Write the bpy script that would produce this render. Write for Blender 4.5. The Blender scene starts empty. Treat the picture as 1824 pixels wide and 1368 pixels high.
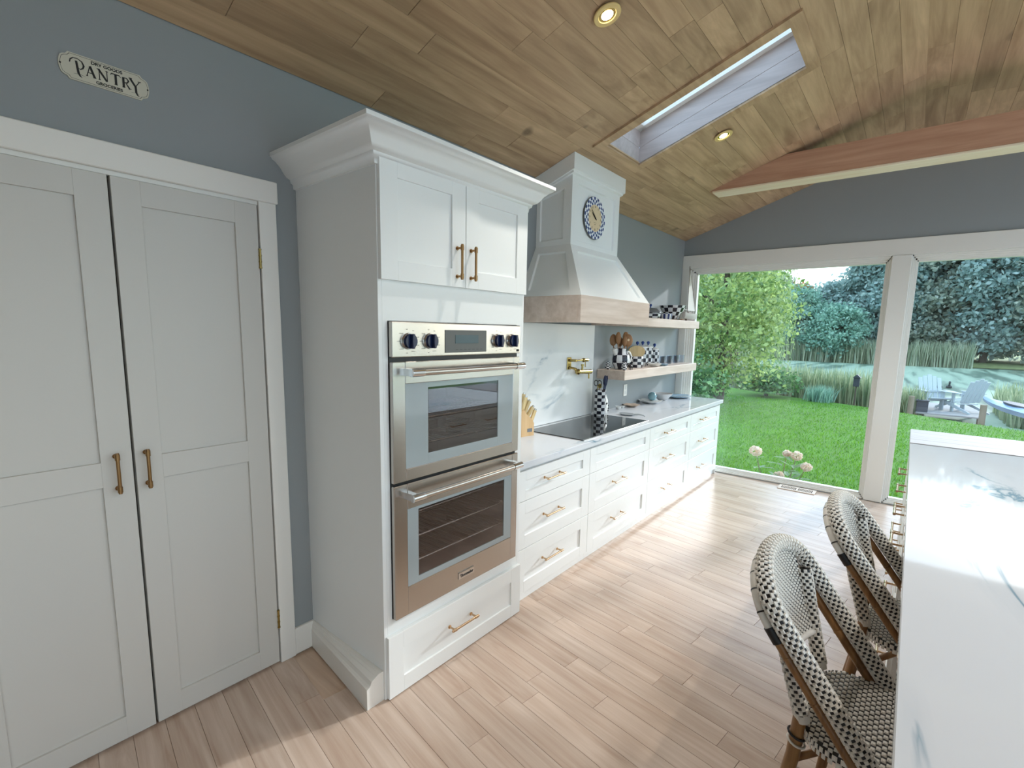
import bpy, bmesh, math, random
import numpy as np
from mathutils import Vector, Matrix, Euler

random.seed(7)
RNG = np.random.default_rng(7)
SC = bpy.context.scene
COL = SC.collection
PI = math.pi

# ------------------------------------------------------------------ camera
cam_d = bpy.data.cameras.new('camera')
cam_d.sensor_width = 36.0
cam_d.lens = 870.03 * 36.0 / 1824.0
cam_d.shift_x = (912.0 - 914.42) / 1824.0
cam_d.shift_y = (711.39 - 684.0) / 1824.0
cam_d.clip_start = 0.02
cam_d.clip_end = 500
cam = bpy.data.objects.new('camera', cam_d)
COL.objects.link(cam)
_r = Vector((0.63258993, -0.77425566, 0.01892512))
_u = Vector((0.09519916, 0.10198449, 0.99022032))
_f = Vector((0.76861375, 0.62460175, -0.13822285))
_m = Matrix.Identity(4)
for i in range(3):
    _m[i][0], _m[i][1], _m[i][2] = _r[i], _u[i], -_f[i]
_m[0][3], _m[1][3], _m[2][3] = -0.25613, -2.32608, 1.67459
cam.matrix_world = _m
SC.camera = cam

# ------------------------------------------------------------------ world, sun, exposure
EXPOSURE = 0.24
SKY_STRENGTH = 4.6
SUN_STRENGTH = 2.35
SC.view_settings.view_transform = 'Standard'
SC.view_settings.look = 'None'
SC.view_settings.gamma = 1.0
SC.view_settings.use_curve_mapping = False
SC.view_settings.exposure = EXPOSURE
world = bpy.data.worlds.new('sky')
SC.world = world
world.use_nodes = True
_n = world.node_tree.nodes
_l = world.node_tree.links
_n.clear()
_out = _n.new('ShaderNodeOutputWorld')
_bg = _n.new('ShaderNodeBackground')
_sky = _n.new('ShaderNodeTexSky')
_sky.sky_type = 'NISHITA'
_sky.sun_disc = False
_sky.sun_elevation = math.radians(20)
_sky.sun_rotation = math.radians(109)
_sky.dust_density = 1.0
_tc = _n.new('ShaderNodeTexCoord')
_no = _n.new('ShaderNodeTexNoise')
_no.inputs['Scale'].default_value = 2.2
_no.inputs['Detail'].default_value = 6
_no.inputs['Roughness'].default_value = 0.6
_cr = _n.new('ShaderNodeValToRGB')
_cr.color_ramp.elements[0].position = 0.42
_cr.color_ramp.elements[1].position = 0.62
_cr.color_ramp.elements[0].color = (0.25, 0.25, 0.25, 1)
_cr.color_ramp.elements[1].color = (0.85, 0.85, 0.85, 1)
_sc = _n.new('ShaderNodeMixRGB')
_sc.blend_type = 'MULTIPLY'
_sc.inputs[0].default_value = 1.0
_sc.inputs[2].default_value = (0.09, 0.09, 0.09, 1)
_mx = _n.new('ShaderNodeMixRGB')
_mx.inputs[2].default_value = (0.57, 0.77, 1.0, 1)
_l.new(_tc.outputs['Generated'], _no.inputs['Vector'])
_l.new(_no.outputs['Fac'], _cr.inputs[0])
_l.new(_sky.outputs[0], _sc.inputs[1])
_l.new(_cr.outputs[0], _mx.inputs[0])
_l.new(_sc.outputs[0], _mx.inputs[1])
_l.new(_mx.outputs[0], _bg.inputs['Color'])
_bg.inputs['Strength'].default_value = SKY_STRENGTH
_l.new(_bg.outputs[0], _out.inputs[0])

sun_d = bpy.data.lights.new('sun', 'SUN')
sun_d.energy = SUN_STRENGTH
sun_d.angle = math.radians(2.5)
sun_d.color = (0.98, 0.98, 1.0)
sun = bpy.data.objects.new('sun', sun_d)
COL.objects.link(sun)
sun.rotation_euler = Vector((-1.0, 0.35, -0.38)).to_track_quat('-Z', 'Y').to_euler()
sun.location = (30, -10, 14)

# ------------------------------------------------------------------ material helpers
def s(r, g, b):
    f = lambda c: (c / 255.0 / 12.92) if c / 255.0 <= 0.04045 else ((c / 255.0 + 0.055) / 1.055) ** 2.4
    return (f(r), f(g), f(b), 1.0)

class NT:
    def __init__(self, name):
        self.m = bpy.data.materials.new(name)
        self.m.use_nodes = True
        self.t = self.m.node_tree
        self.n = self.t.nodes
        self.b = self.n['Principled BSDF']
        self.o = self.n['Material Output']
    def new(self, typ, **kw):
        x = self.n.new(typ)
        for k, v in kw.items():
            if hasattr(x, k):
                setattr(x, k, v)
            else:
                x.inputs[k].default_value = v
        return x
    def lk(self, a, b):
        self.t.links.new(a, b)
    def coord(self, scale=(1, 1, 1), kind='Object', rnd=False):
        tc = self.new('ShaderNodeTexCoord')
        src = tc.outputs[kind]
        if rnd:
            oi = self.new('ShaderNodeObjectInfo')
            mu = self.new('ShaderNodeMath', operation='MULTIPLY')
            mu.inputs[1].default_value = 57.0
            self.lk(oi.outputs['Random'], mu.inputs[0])
            ad = self.new('ShaderNodeVectorMath', operation='ADD')
            self.lk(src, ad.inputs[0])
            self.lk(mu.outputs[0], ad.inputs[1])
            src = ad.outputs[0]
        mp = self.new('ShaderNodeMapping')
        mp.inputs['Scale'].default_value = scale
        self.lk(src, mp.inputs['Vector'])
        return mp.outputs[0]
    def noise(self, vec, scale=5, detail=4, rough=0.5, dist=0.0):
        x = self.new('ShaderNodeTexNoise')
        x.inputs['Scale'].default_value = scale
        x.inputs['Detail'].default_value = detail
        x.inputs['Roughness'].default_value = rough
        x.inputs['Distortion'].default_value = dist
        self.lk(vec, x.inputs['Vector'])
        return x.outputs['Fac']
    def ramp(self, fac, stops):
        x = self.new('ShaderNodeValToRGB')
        e = x.color_ramp.elements
        while len(e) < len(stops):
            e.new(0.5)
        for k, (p, c) in enumerate(stops):
            e[k].position = p
            e[k].color = c if len(c) == 4 else (*c, 1)
        self.lk(fac, x.inputs[0])
        return x.outputs[0]
    def mix(self, fac, a, b, mode='MIX'):
        x = self.new('ShaderNodeMixRGB', blend_type=mode)
        for k, v in ((0, fac), (1, a), (2, b)):
            if hasattr(v, 'is_output'):
                self.lk(v, x.inputs[k])
            else:
                x.inputs[k].default_value = v
        return x.outputs[0]
    def bump(self, h, strength=0.1, dist=0.01):
        x = self.new('ShaderNodeBump')
        x.inputs['Strength'].default_value = strength
        x.inputs['Distance'].default_value = dist
        self.lk(h, x.inputs['Height'])
        self.lk(x.outputs[0], self.b.inputs['Normal'])

def plain(name, col, rough=0.5, metal=0.0, spec=0.5, bump=0.0, bscale=60, var=0.0, coat=0.0):
    t = NT(name)
    t.b.inputs['Base Color'].default_value = col
    t.b.inputs['Roughness'].default_value = rough
    t.b.inputs['Metallic'].default_value = metal
    t.b.inputs['Specular IOR Level'].default_value = spec
    t.b.inputs['Coat Weight'].default_value = coat
    v = t.coord()
    n = t.noise(v, bscale, 3)
    if bump:
        t.bump(n, bump, 0.003)
    if var:
        n2 = t.noise(v, 2.5, 4)
        d = tuple(c * (1 - var) for c in col[:3]) + (1,)
        t.lk(t.ramp(n2, [(0.35, d), (0.65, col)]), t.b.inputs['Base Color'])
    return t.m

def wood(name, dark, light, grain='Y', rough=0.5, rnd=True, fine=26.0, vlo=0.85, vhi=1.12, knots=0.0, bump=0.08, along=1.3, sat=0.0):
    t = NT(name)
    ax = {'X': (along, fine, fine), 'Y': (fine, along, fine), 'Z': (fine, fine, along)}[grain]
    v = t.coord(ax, rnd=rnd)
    n1 = t.noise(v, 1.0, 7, 0.62, 0.5)
    ax2 = tuple(a * (0.28 if a == fine else 0.7) for a in ax)
    v2 = t.coord(ax2, rnd=rnd)
    n2 = t.noise(v2, 1.0, 3, 0.5, 1.6)
    m = t.mix(0.5, n1, n2)
    c = t.ramp(m, [(0.34, dark), (0.66, light)])
    if knots:
        ax3 = tuple(a * (0.33 if a == fine else 3.2) for a in ax)
        n3 = t.noise(t.coord(ax3, rnd=rnd), 0.6, 1, 0.4)
        k = t.ramp(n3, [(0.74, (1, 1, 1)), (0.80, (1 - knots,) * 3)])
        c = t.mix(1.0, c, k, 'MULTIPLY')
    if rnd:
        oi = t.new('ShaderNodeObjectInfo')
        mr = t.new('ShaderNodeMapRange')
        mr.inputs['To Min'].default_value = vlo
        mr.inputs['To Max'].default_value = vhi
        t.lk(oi.outputs['Random'], mr.inputs['Value'])
        hs = t.new('ShaderNodeHueSaturation')
        t.lk(mr.outputs[0], hs.inputs['Value'])
        t.lk(c, hs.inputs['Color'])
        c = hs.outputs[0]
    t.lk(c, t.b.inputs['Base Color'])
    t.b.inputs['Roughness'].default_value = rough
    t.bump(n1, bump, 0.002)
    return t.m

def marble(name, base, vein, scale=1.0, rough=0.12):
    t = NT(name)
    v = t.coord((scale, scale, scale))
    w = t.new('ShaderNodeMapping')
    w.inputs['Rotation'].default_value = (0.5, 0.9, 0.7)
    w.inputs['Scale'].default_value = (0.45, 1.6, 1.1)
    t.lk(v, w.inputs['Vector'])
    n = t.noise(w.outputs[0], 1.1, 7, 0.52, 0.6)
    a = t.new('ShaderNodeMath', operation='SUBTRACT')
    a.inputs[1].default_value = 0.5
    t.lk(n, a.inputs[0])
    b = t.new('ShaderNodeMath', operation='ABSOLUTE')
    t.lk(a.outputs[0], b.inputs[0])
    mask = t.ramp(t.noise(v, 1.7, 2), [(0.48, (0, 0, 0)), (0.66, (1, 1, 1))])
    line = t.ramp(b.outputs[0], [(0.0, (1, 1, 1)), (0.010, (0, 0, 0))])
    soft = t.ramp(b.outputs[0], [(0.0, (0.16, 0.16, 0.16)), (0.05, (0, 0, 0))])
    f = t.mix(1.0, t.mix(1.0, line, soft, 'ADD'), mask, 'MULTIPLY')
    t.lk(t.mix(f, base, vein), t.b.inputs['Base Color'])
    t.b.inputs['Roughness'].default_value = rough
    t.b.inputs['Specular IOR Level'].default_value = 0.10
    return t.m

def checker(name, a, b, su, sv, rough=0.2):
    t = NT(name)
    tc = t.new('ShaderNodeTexCoord')
    mp = t.new('ShaderNodeMapping')
    mp.inputs['Scale'].default_value = (su, sv, 1)
    t.lk(tc.outputs['UV'], mp.inputs['Vector'])
    ck = t.new('ShaderNodeTexChecker')
    ck.inputs['Scale'].default_value = 1.0
    ck.inputs['Color1'].default_value = a
    ck.inputs['Color2'].default_value = b
    t.lk(mp.outputs[0], ck.inputs['Vector'])
    n = t.noise(t.coord(), 30, 3)
    c = t.mix(0.25, ck.outputs['Color'], t.ramp(n, [(0.3, (0.2, 0.22, 0.3)), (0.7, (0.9, 0.9, 0.9))]), 'OVERLAY')
    t.lk(c, t.b.inputs['Base Color'])
    t.b.inputs['Roughness'].default_value = rough
    return t.m

def pane_glass(name, tint=(0.93, 0.97, 0.95, 1), ior=1.5, rough=0.0):
    t = NT(name)
    tr = t.new('ShaderNodeBsdfTransparent')
    tr.inputs[0].default_value = tint
    gl = t.new('ShaderNodeBsdfGlossy')
    gl.inputs['Roughness'].default_value = rough
    fr = t.new('ShaderNodeFresnel')
    ge = t.new('ShaderNodeNewGeometry')
    mi = t.new('ShaderNodeMapRange')      # keep the thin pane's back face from acting as a mirror
    mi.inputs['To Min'].default_value = ior
    mi.inputs['To Max'].default_value = 1.0 / ior
    t.lk(ge.outputs['Backfacing'], mi.inputs['Value'])
    t.lk(mi.outputs[0], fr.inputs['IOR'])
    mx = t.new('ShaderNodeMixShader')
    t.lk(fr.outputs[0], mx.inputs[0])
    t.lk(tr.outputs[0], mx.inputs[1])
    t.lk(gl.outputs[0], mx.inputs[2])
    t.lk(mx.outputs[0], t.o.inputs['Surface'])
    return t.m

def leaf(name, dark, light, trans=0.35, rough=0.5):
    t = NT(name)
    g = t.new('ShaderNodeNewGeometry')
    c = t.ramp(g.outputs['Random Per Island'], [(0.0, dark), (1.0, light)])
    df = t.new('ShaderNodeBsdfDiffuse')
    tl = t.new('ShaderNodeBsdfTranslucent')
    gl = t.new('ShaderNodeBsdfGlossy')
    gl.inputs['Roughness'].default_value = 0.45
    gl.inputs['Color'].default_value = (0.6, 0.7, 0.7, 1)
    t.lk(c, df.inputs[0])
    t.lk(c, tl.inputs[0])
    m1 = t.new('ShaderNodeMixShader')
    m1.inputs[0].default_value = trans
    t.lk(df.outputs[0], m1.inputs[1])
    t.lk(tl.outputs[0], m1.inputs[2])
    m2 = t.new('ShaderNodeMixShader')
    m2.inputs[0].default_value = 0.06
    t.lk(m1.outputs[0], m2.inputs[1])
    t.lk(gl.outputs[0], m2.inputs[2])
    t.lk(m2.outputs[0], t.o.inputs['Surface'])
    return t.m

def glow(name, col, strength):
    t = NT(name)
    t.b.inputs['Base Color'].default_value = (0.9, 0.85, 0.7, 1)
    t.b.inputs['Emission Color'].default_value = col
    t.b.inputs['Emission Strength'].default_value = strength
    return t.m

M = {}
M['white'] = plain('cabinet_paint', s(238, 240, 238), 0.35, bump=0.02, bscale=140)
M['door_white'] = plain('door_paint', s(206, 203, 196), 0.42, bump=0.03, bscale=160)
M['trim_white'] = plain('trim_paint', s(236, 233, 226), 0.38, bump=0.02, bscale=140)
M['wall'] = plain('wall_paint', s(150, 155, 156), 0.6, bump=0.05, bscale=190)
M['wall_pale'] = plain('pale_wall_paint', s(222, 222, 218), 0.7, bump=0.04, bscale=190)
M['shade_black'] = plain('shade_black', s(20, 20, 22), 0.9)  # near black that stands for shade in the floor vent
M['ceil_wood'] = wood('ceiling_oak', s(160, 130, 99), s(208, 177, 140), 'X', 0.55, fine=22, vlo=0.86, vhi=1.08, knots=0.55, along=1.6)
M['ceil_back'] = plain('ceiling_backing', s(70, 55, 40), 0.8)
M['floor_wood'] = wood('floor_oak', s(184, 158, 139), s(216, 196, 180), 'Y', 0.27, fine=30, vlo=0.9, vhi=1.05, along=1.2, bump=0.05)
M['floor_base'] = wood('floor_boards', s(190, 160, 136), s(222, 198, 176), 'Y', 0.35, rnd=False, fine=30)
M['beam_wood'] = wood('beam_fir', s(170, 124, 98), s(212, 170, 142), 'Y', 0.55, rnd=False, fine=20, along=0.9)
M['pale_wood'] = wood('pale_oak', s(196, 176, 160), s(226, 210, 198), 'X', 0.5, rnd=False, fine=24, along=1.5)
M['shaft_wood'] = wood('whitewashed_boards', s(172, 160, 156), s(200, 188, 184), 'Y', 0.55, rnd=True, fine=24, vlo=0.95, vhi=1.03)
M['bleached'] = wood('bleached_wood', s(172, 168, 168), s(206, 203, 203), 'Y', 0.4, rnd=False, fine=40, along=1.2)
M['marble'] = marble('veined_quartz', s(212, 215, 219), s(120, 148, 165), 1.0, 0.05)
M['marble_wall'] = marble('veined_quartz_slab', s(236, 237, 235), s(126, 150, 165), 0.85, 0.16)
M['steel'] = plain('brushed_steel', s(190, 184, 176), 0.24, 1.0)
M['chrome'] = plain('polished_chrome', s(215, 214, 212), 0.1, 1.0)
M['brass'] = plain('aged_brass', s(158, 124, 84), 0.32, 1.0)
M['brass_bright'] = plain('polished_brass', s(176, 154, 96), 0.22, 1.0)
M['nickel_gold'] = plain('champagne_metal', s(206, 176, 142), 0.22, 1.0)
M['black_glass'] = plain('black_ceramic_glass', s(14, 14, 16), 0.04, spec=0.8)
M['black'] = plain('black_plastic', s(14, 14, 16), 0.4)
M['knob_blue'] = plain('midnight_blue_knob', s(14, 30, 66), 0.25)
M['grey_glass'] = plain('grey_glass_border', s(158, 168, 170), 0.07, spec=0.8)
M['display'] = plain('display_fascia', s(92, 94, 92), 0.4)
M['lcd'] = plain('lcd', s(50, 78, 86), 0.3)
M['ink'] = plain('dark_ink', s(30, 28, 28), 0.6)
M['enamel'] = plain('oven_enamel', s(128, 108, 108), 0.35, bump=0.05)
M['rack'] = plain('rack_wire', s(200, 198, 192), 0.25, 1.0)
M['cream'] = plain('cream_enamel', s(206, 202, 184), 0.4)
M['clock_face'] = plain('clock_parchment', s(222, 198, 160), 0.5)
M['check_bw'] = checker('black_white_check', s(28, 30, 44), s(224, 226, 228), 10, 6)
M['check_fine'] = checker('fine_blue_check', s(46, 58, 110), s(230, 232, 236), 18, 3)
M['check_clock'] = checker('blue_white_check', s(70, 86, 128), s(232, 236, 240), 36, 3)
M['china'] = plain('white_china', s(236, 236, 232), 0.15)
M['ceramic_blue'] = plain('blue_ceramic', s(36, 66, 140), 0.15)
M['teal_glaze'] = plain('teal_glaze', s(150, 190, 200), 0.15, var=0.45)
M['platter_blue'] = plain('blue_glass', s(150, 180, 200), 0.1, var=0.5)
M['utensil_wood'] = wood('utensil_wood', s(120, 82, 48), s(176, 130, 84), 'Z', 0.5, rnd=True, fine=40)
M['board_wood'] = wood('bamboo', s(196, 170, 120), s(224, 202, 156), 'Z', 0.45, rnd=False, fine=40)
M['block_wood'] = wood('beech', s(206, 164, 112), s(232, 198, 150), 'Z', 0.45, rnd=False, fine=40)
M['knife_wood'] = wood('knife_handle_wood', s(204, 176, 120), s(232, 212, 164), 'Z', 0.4, fine=40)
M['clear'] = pane_glass('clear_glass', (0.94, 0.97, 0.98, 1), 1.5)
M['blue_clear'] = pane_glass('blue_glassware', (0.93, 0.96, 1.0, 1), 1.5)
M['window_glass'] = pane_glass('window_glass', (0.93, 0.955, 0.955, 1), 1.52)
M['oven_pane'] = pane_glass('tinted_oven_glass', (0.80, 0.76, 0.75, 1), 1.9)
M['sail'] = plain('sail_cloth', s(214, 208, 200), 0.7, bump=0.1)
M['hull'] = plain('hull_grey', s(196, 190, 184), 0.5)
M['hull_dark'] = plain('hull_brown', s(110, 90, 78), 0.5)
M['figure_dark'] = plain('dark_ceramic', s(38, 30, 30), 0.3)
M['grey_lid'] = plain('grey_glaze', s(120, 124, 128), 0.25)
M['yellow'] = plain('lemon_paint', s(214, 190, 70), 0.4)
M['gold_scissor'] = plain('ochre_handle', s(150, 130, 50), 0.4)
M['rattan'] = wood('rattan_cane', s(104, 70, 38), s(164, 120, 72), 'Z', 0.35, rnd=True, fine=60, bump=0.1)
M['weave_white'] = plain('white_weave', s(226, 222, 214), 0.45)
M['weave_black'] = plain('black_weave', s(22, 22, 24), 0.5)
M['vent'] = plain('vent_wood', s(214, 196, 178), 0.5)
M['check_bw_tall'] = checker('tall_black_white_check', s(26, 28, 42), s(224, 226, 228), 8, 18)
M['check_small'] = checker('small_check', s(26, 28, 40), s(224, 226, 228), 6, 4)
M['check_bowl'] = checker('bowl_check', s(24, 26, 40), s(226, 228, 230), 16, 8)
M['shell'] = plain('shell_tan', s(224, 196, 170), 0.3, var=0.2)
M['china_rim'] = plain('glazed_china', s(226, 224, 222), 0.18, var=0.25)
M['clear_grey'] = plain('grey_glass_dish', s(178, 186, 190), 0.12, var=0.4)
M['lawn'] = plain('lawn_soil', s(76, 124, 14), 0.9, bump=0.3, bscale=40, var=0.25)
M['soil'] = plain('bank_soil', s(150, 120, 92), 0.95, bump=0.4, bscale=20, var=0.35)
M['far_bank'] = plain('far_bank_grass', s(128, 136, 84), 0.95, bump=0.3, var=0.3)
M['grass'] = leaf('grass_blade', s(62, 120, 6), s(126, 178, 26), 0.4)
M['leaf_hazy'] = leaf('hazed_foliage', s(124, 152, 146), s(200, 216, 206), 0.55)  # distance haze mixed into the leaf colours
M['leaf_hazy2'] = leaf('hazed_foliage_olive', s(132, 148, 136), s(206, 208, 186), 0.55)  # olive variant, paled for haze as well
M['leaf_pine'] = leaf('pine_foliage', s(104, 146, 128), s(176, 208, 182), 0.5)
M['leaf_near'] = leaf('birch_foliage', s(92, 128, 64), s(200, 214, 134), 0.5)
M['leaf_shrub'] = leaf('shrub_foliage', s(60, 104, 60), s(140, 176, 112), 0.4)
M['leaf_willow'] = leaf('willow_foliage', s(118, 146, 84), s(190, 200, 142), 0.45)
M['reed'] = leaf('reed_blades', s(112, 136, 96), s(192, 196, 156), 0.45)
M['reed_far'] = leaf('far_reed_blades', s(120, 136, 104), s(190, 190, 158), 0.4)
M['petal'] = leaf('hydrangea_petals', s(246, 218, 196), s(255, 248, 238), 0.5)
M['leaf_hyd'] = leaf('hydrangea_leaf', s(96, 136, 96), s(190, 206, 170), 0.4)
M['bark'] = plain('bark', s(84, 72, 60), 0.9, bump=0.4, bscale=25)
M['post_wood'] = plain('weathered_post', s(140, 126, 106), 0.85, bump=0.3, bscale=30)
M['dock'] = plain('dock_boards', s(150, 146, 143), 0.7, var=0.15)
M['garden_white'] = plain('white_garden_paint', s(176, 184, 188), 0.5)
M['box_dark'] = plain('dark_crate', s(56, 58, 66), 0.7)
M['kayak'] = plain('kayak_shell', s(150, 172, 200), 0.25)
M['kayak_dark'] = plain('kayak_cockpit', s(60, 66, 80), 0.5)
M['kayak_blue'] = plain('kayak_hatch', s(30, 92, 180), 0.3)
M['duck'] = plain('duck_feathers', s(52, 56, 54), 0.7)
def pond_mat():
    t = NT('duckweed_water')
    v = t.coord((0.05, 0.5, 1))
    n = t.noise(v, 1.6, 5, 0.55, 0.4)
    t.lk(t.ramp(n, [(0.40, s(92, 112, 94)), (0.52, s(136, 154, 130)), (0.7, s(150, 166, 142))]), t.b.inputs['Base Color'])
    t.lk(t.ramp(n, [(0.40, (0.35,) * 3), (0.55, (0.8,) * 3)]), t.b.inputs['Roughness'])
    t.bump(t.noise(t.coord((1, 3, 1)), 3, 3), 0.08, 0.02)
    return t.m
M['pond'] = pond_mat()
M['leaf_maple'] = leaf('maple_foliage', s(128, 120, 70), s(206, 150, 90), 0.4)

M['bounce_ground'] = plain('pale_bounce_stone', s(206, 204, 200), 0.8, bump=0.1, var=0.08)  # pale ground colour for bouncing neutral light indoors
M['light_trim'] = plain('cream_light_trim', s(224, 196, 132), 0.3)
M['lit_beam'] = wood('fir_lit_below', s(236, 216, 182), s(248, 236, 212), 'Y', 0.5, rnd=False, fine=20)  # cream tone stands for light falling on the beam's underside

# ------------------------------------------------------------------ mesh helpers
WL = {}

def tag(o, label=None, cat=None, group=None, kind=None):
    if label: o['label'] = label
    if cat: o['category'] = cat
    if group: o['group'] = group
    if kind: o['kind'] = kind
    return o

def empty(name, loc=(0, 0, 0)):
    o = bpy.data.objects.new(name, None)
    o.empty_display_size = 0.05
    o.location = loc
    COL.objects.link(o)
    WL[o.name] = Vector(loc)
    return o

def thing(name, label, cat, loc=(0, 0, 0), group=None):
    return tag(empty(name, loc), label, cat, group)

class MB:
    def __init__(self):
        self.v = []
        self.f = []
        self.uv = []
    def add(self, vs, fs, uvs=None):
        b = len(self.v)
        self.v += [tuple(p) for p in vs]
        self.f += [tuple(i + b for i in f) for f in fs]
        self.uv += uvs if uvs else [None] * len(fs)
        return self
    def box(self, x0, x1, y0, y1, z0, z1, b=0.0, fn=None):
        lo = (min(x0, x1), min(y0, y1), min(z0, z1))
        hi = (max(x0, x1), max(y0, y1), max(z0, z1))
        vs, fs = [], []
        if b <= 0:
            for k in range(8):
                vs.append(tuple(hi[a] if (k >> a) & 1 else lo[a] for a in range(3)))
            fs = [(0, 2, 3, 1), (4, 5, 7, 6), (0, 1, 5, 4), (2, 6, 7, 3), (0, 4, 6, 2), (1, 3, 7, 5)]
        else:
            b = min(b, *[(hi[a] - lo[a]) * 0.45 for a in range(3)])
            idx = {}
            for k in range(8):
                for a in range(3):
                    p = []
                    for c in range(3):
                        top = (k >> c) & 1
                        e = hi[c] if top else lo[c]
                        if c != a:
                            e += -b if top else b
                        p.append(e)
                    idx[(k, a)] = len(vs)
                    vs.append(tuple(p))
            for a in range(3):
                c, d = [q for q in range(3) if q != a]
                for t in (0, 1):
                    base = t << a
                    fs.append(tuple(idx[(base | (i << c) | (j << d), a)] for i, j in ((0, 0), (1, 0), (1, 1), (0, 1))))
            for a in range(3):
                c, d = [q for q in range(3) if q != a]
                for i in (0, 1):
                    for j in (0, 1):
                        k0 = (i << c) | (j << d)
                        k1 = k0 | (1 << a)
                        fs.append((idx[(k0, c)], idx[(k1, c)], idx[(k1, d)], idx[(k0, d)]))
            for k in range(8):
                fs.append((idx[(k, 0)], idx[(k, 1)], idx[(k, 2)]))
        if fn:
            vs = [fn(*p) for p in vs]
        return self.add(vs, fs)
    def frame_of(self, d):
        d = Vector(d).normalized()
        a = Vector((0, 0, 1)) if abs(d.z) < 0.9 else Vector((1, 0, 0))
        x = d.cross(a).normalized()
        return x, d.cross(x).normalized()
    def cyl(self, p0, p1, r0, r1=None, n=16):
        r1 = r0 if r1 is None else r1
        p0, p1 = Vector(p0), Vector(p1)
        x, y = self.frame_of(p1 - p0)
        vs = []
        for p, r in ((p0, r0), (p1, r1)):
            for k in range(n):
                a = 2 * PI * k / n
                vs.append(p + x * (r * math.cos(a)) + y * (r * math.sin(a)))
        fs = [(k, (k + 1) % n, n + (k + 1) % n, n + k) for k in range(n)]
        fs += [tuple(range(n - 1, -1, -1)), tuple(range(n, 2 * n))]
        return self.add(vs, fs)
    def tube(self, pts, r, n=8, closed=False):
        pts = [Vector(p) for p in pts]
        m = len(pts)
        rr = r if isinstance(r, (list, tuple)) else [r] * m
        x = None
        vs = []
        for i, p in enumerate(pts):
            if closed:
                d = pts[(i + 1) % m] - pts[i - 1]
            else:
                d = pts[min(i + 1, m - 1)] - pts[max(i - 1, 0)]
            d.normalize()
            if x is None:
                x, _ = self.frame_of(d)
            x = (x - d * x.dot(d)).normalized()
            y = d.cross(x)
            for k in range(n):
                a = 2 * PI * k / n
                vs.append(p + (x * math.cos(a) + y * math.sin(a)) * rr[i])
        fs = []
        for i in range(m if closed else m - 1):
            j = (i + 1) % m
            for k in range(n):
                fs.append((i * n + k, i * n + (k + 1) % n, j * n + (k + 1) % n, j * n + k))
        if not closed:
            fs += [tuple(range(n - 1, -1, -1)), tuple((m - 1) * n + k for k in range(n))]
        return self.add(vs, fs)
    def lathe(self, prof, c=(0, 0, 0), n=28, sq=None):
        vs, fs, uvs = [], [], []
        m = len(prof)
        zs = [p[1] for p in prof]
        L = [0.0]
        for i in range(1, m):
            L.append(L[-1] + math.hypot(prof[i][0] - prof[i - 1][0], prof[i][1] - prof[i - 1][1]))
        for r, z in prof:
            for k in range(n):
                a = 2 * PI * k / n
                sx, sy = (1, 1) if sq is None else sq
                vs.append((c[0] + r * math.cos(a) * sx, c[1] + r * math.sin(a) * sy, c[2] + z))
        for i in range(m - 1):
            for k in range(n):
                fs.append((i * n + k, i * n + (k + 1) % n, (i + 1) * n + (k + 1) % n, (i + 1) * n + k))
                u0, u1, v0, v1 = k / n, (k + 1) / n, L[i] / L[-1], L[i + 1] / L[-1]
                uvs.append([(u0, v0), (u1, v0), (u1, v1), (u0, v1)])
        if prof[0][0] > 1e-5:
            fs.append(tuple(range(n - 1, -1, -1))); uvs.append(None)
        if prof[-1][0] > 1e-5:
            fs.append(tuple((m - 1) * n + k for k in range(n))); uvs.append(None)
        return self.add(vs, fs, uvs)
    def ball(self, c, r, n=14, sc=(1, 1, 1)):
        m = max(6, n // 2)
        prof = [(max(r * math.sin(PI * i / m), 1e-6), -r * math.cos(PI * i / m)) for i in range(m + 1)]
        t = MB().lathe(prof, (0, 0, 0), n)
        return self.add([(c[0] + p[0] * sc[0], c[1] + p[1] * sc[1], c[2] + p[2] * sc[2]) for p in t.v], t.f, t.uv)
    def prism(self, poly, fn, w0, w1):
        n = len(poly)
        vs = [fn(a, b, w0) for a, b in poly] + [fn(a, b, w1) for a, b in poly]
        fs = [tuple(range(n)), tuple(range(2 * n - 1, n - 1, -1))]
        fs += [(i, n + i, n + (i + 1) % n, (i + 1) % n) for i in range(n)]
        return self.add(vs, fs)
    def xform(self, mat):
        self.v = [tuple(mat @ Vector(p)) for p in self.v]
        return self
    def build(self, name, mat, parent=None, smooth=None, recalc=True, at=None):
        me = bpy.data.meshes.new(name)
        me.from_pydata(self.v, [], self.f)
        if any(u for u in self.uv):
            lay = me.uv_layers.new(name='UVMap')
            for p, u in zip(me.polygons, self.uv):
                if u:
                    for li, q in zip(p.loop_indices, u):
                        lay.data[li].uv = q
        if recalc:
            bm = bmesh.new()
            bm.from_mesh(me)
            bmesh.ops.recalc_face_normals(bm, faces=bm.faces)
            bm.to_mesh(me)
            bm.free()
        if smooth:
            for p in me.polygons:
                p.use_smooth = True
            me.set_sharp_from_angle(angle=math.radians(smooth))
        me.materials.append(M[mat] if isinstance(mat, str) else mat)
        return link(name, me, parent)

def link(name, me, parent=None):
    o = bpy.data.objects.new(name, me)
    COL.objects.link(o)
    WL[o.name] = Vector((0, 0, 0))
    if parent is not None:
        o.parent = parent
        o.location = -WL[parent.name]
    return o

def struct(name, mb, mat, smooth=None):
    return tag(mb.build(name, mat, None, smooth), kind='structure')

def copy_tree(o, parent=None):
    c = o.copy()
    COL.objects.link(c)
    WL[c.name] = WL.get(o.name, Vector((0, 0, 0)))
    if parent is not None:
        c.parent = parent
    for ch in [q for q in bpy.data.objects if q.parent == o]:
        copy_tree(ch, c)
    return c

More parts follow.
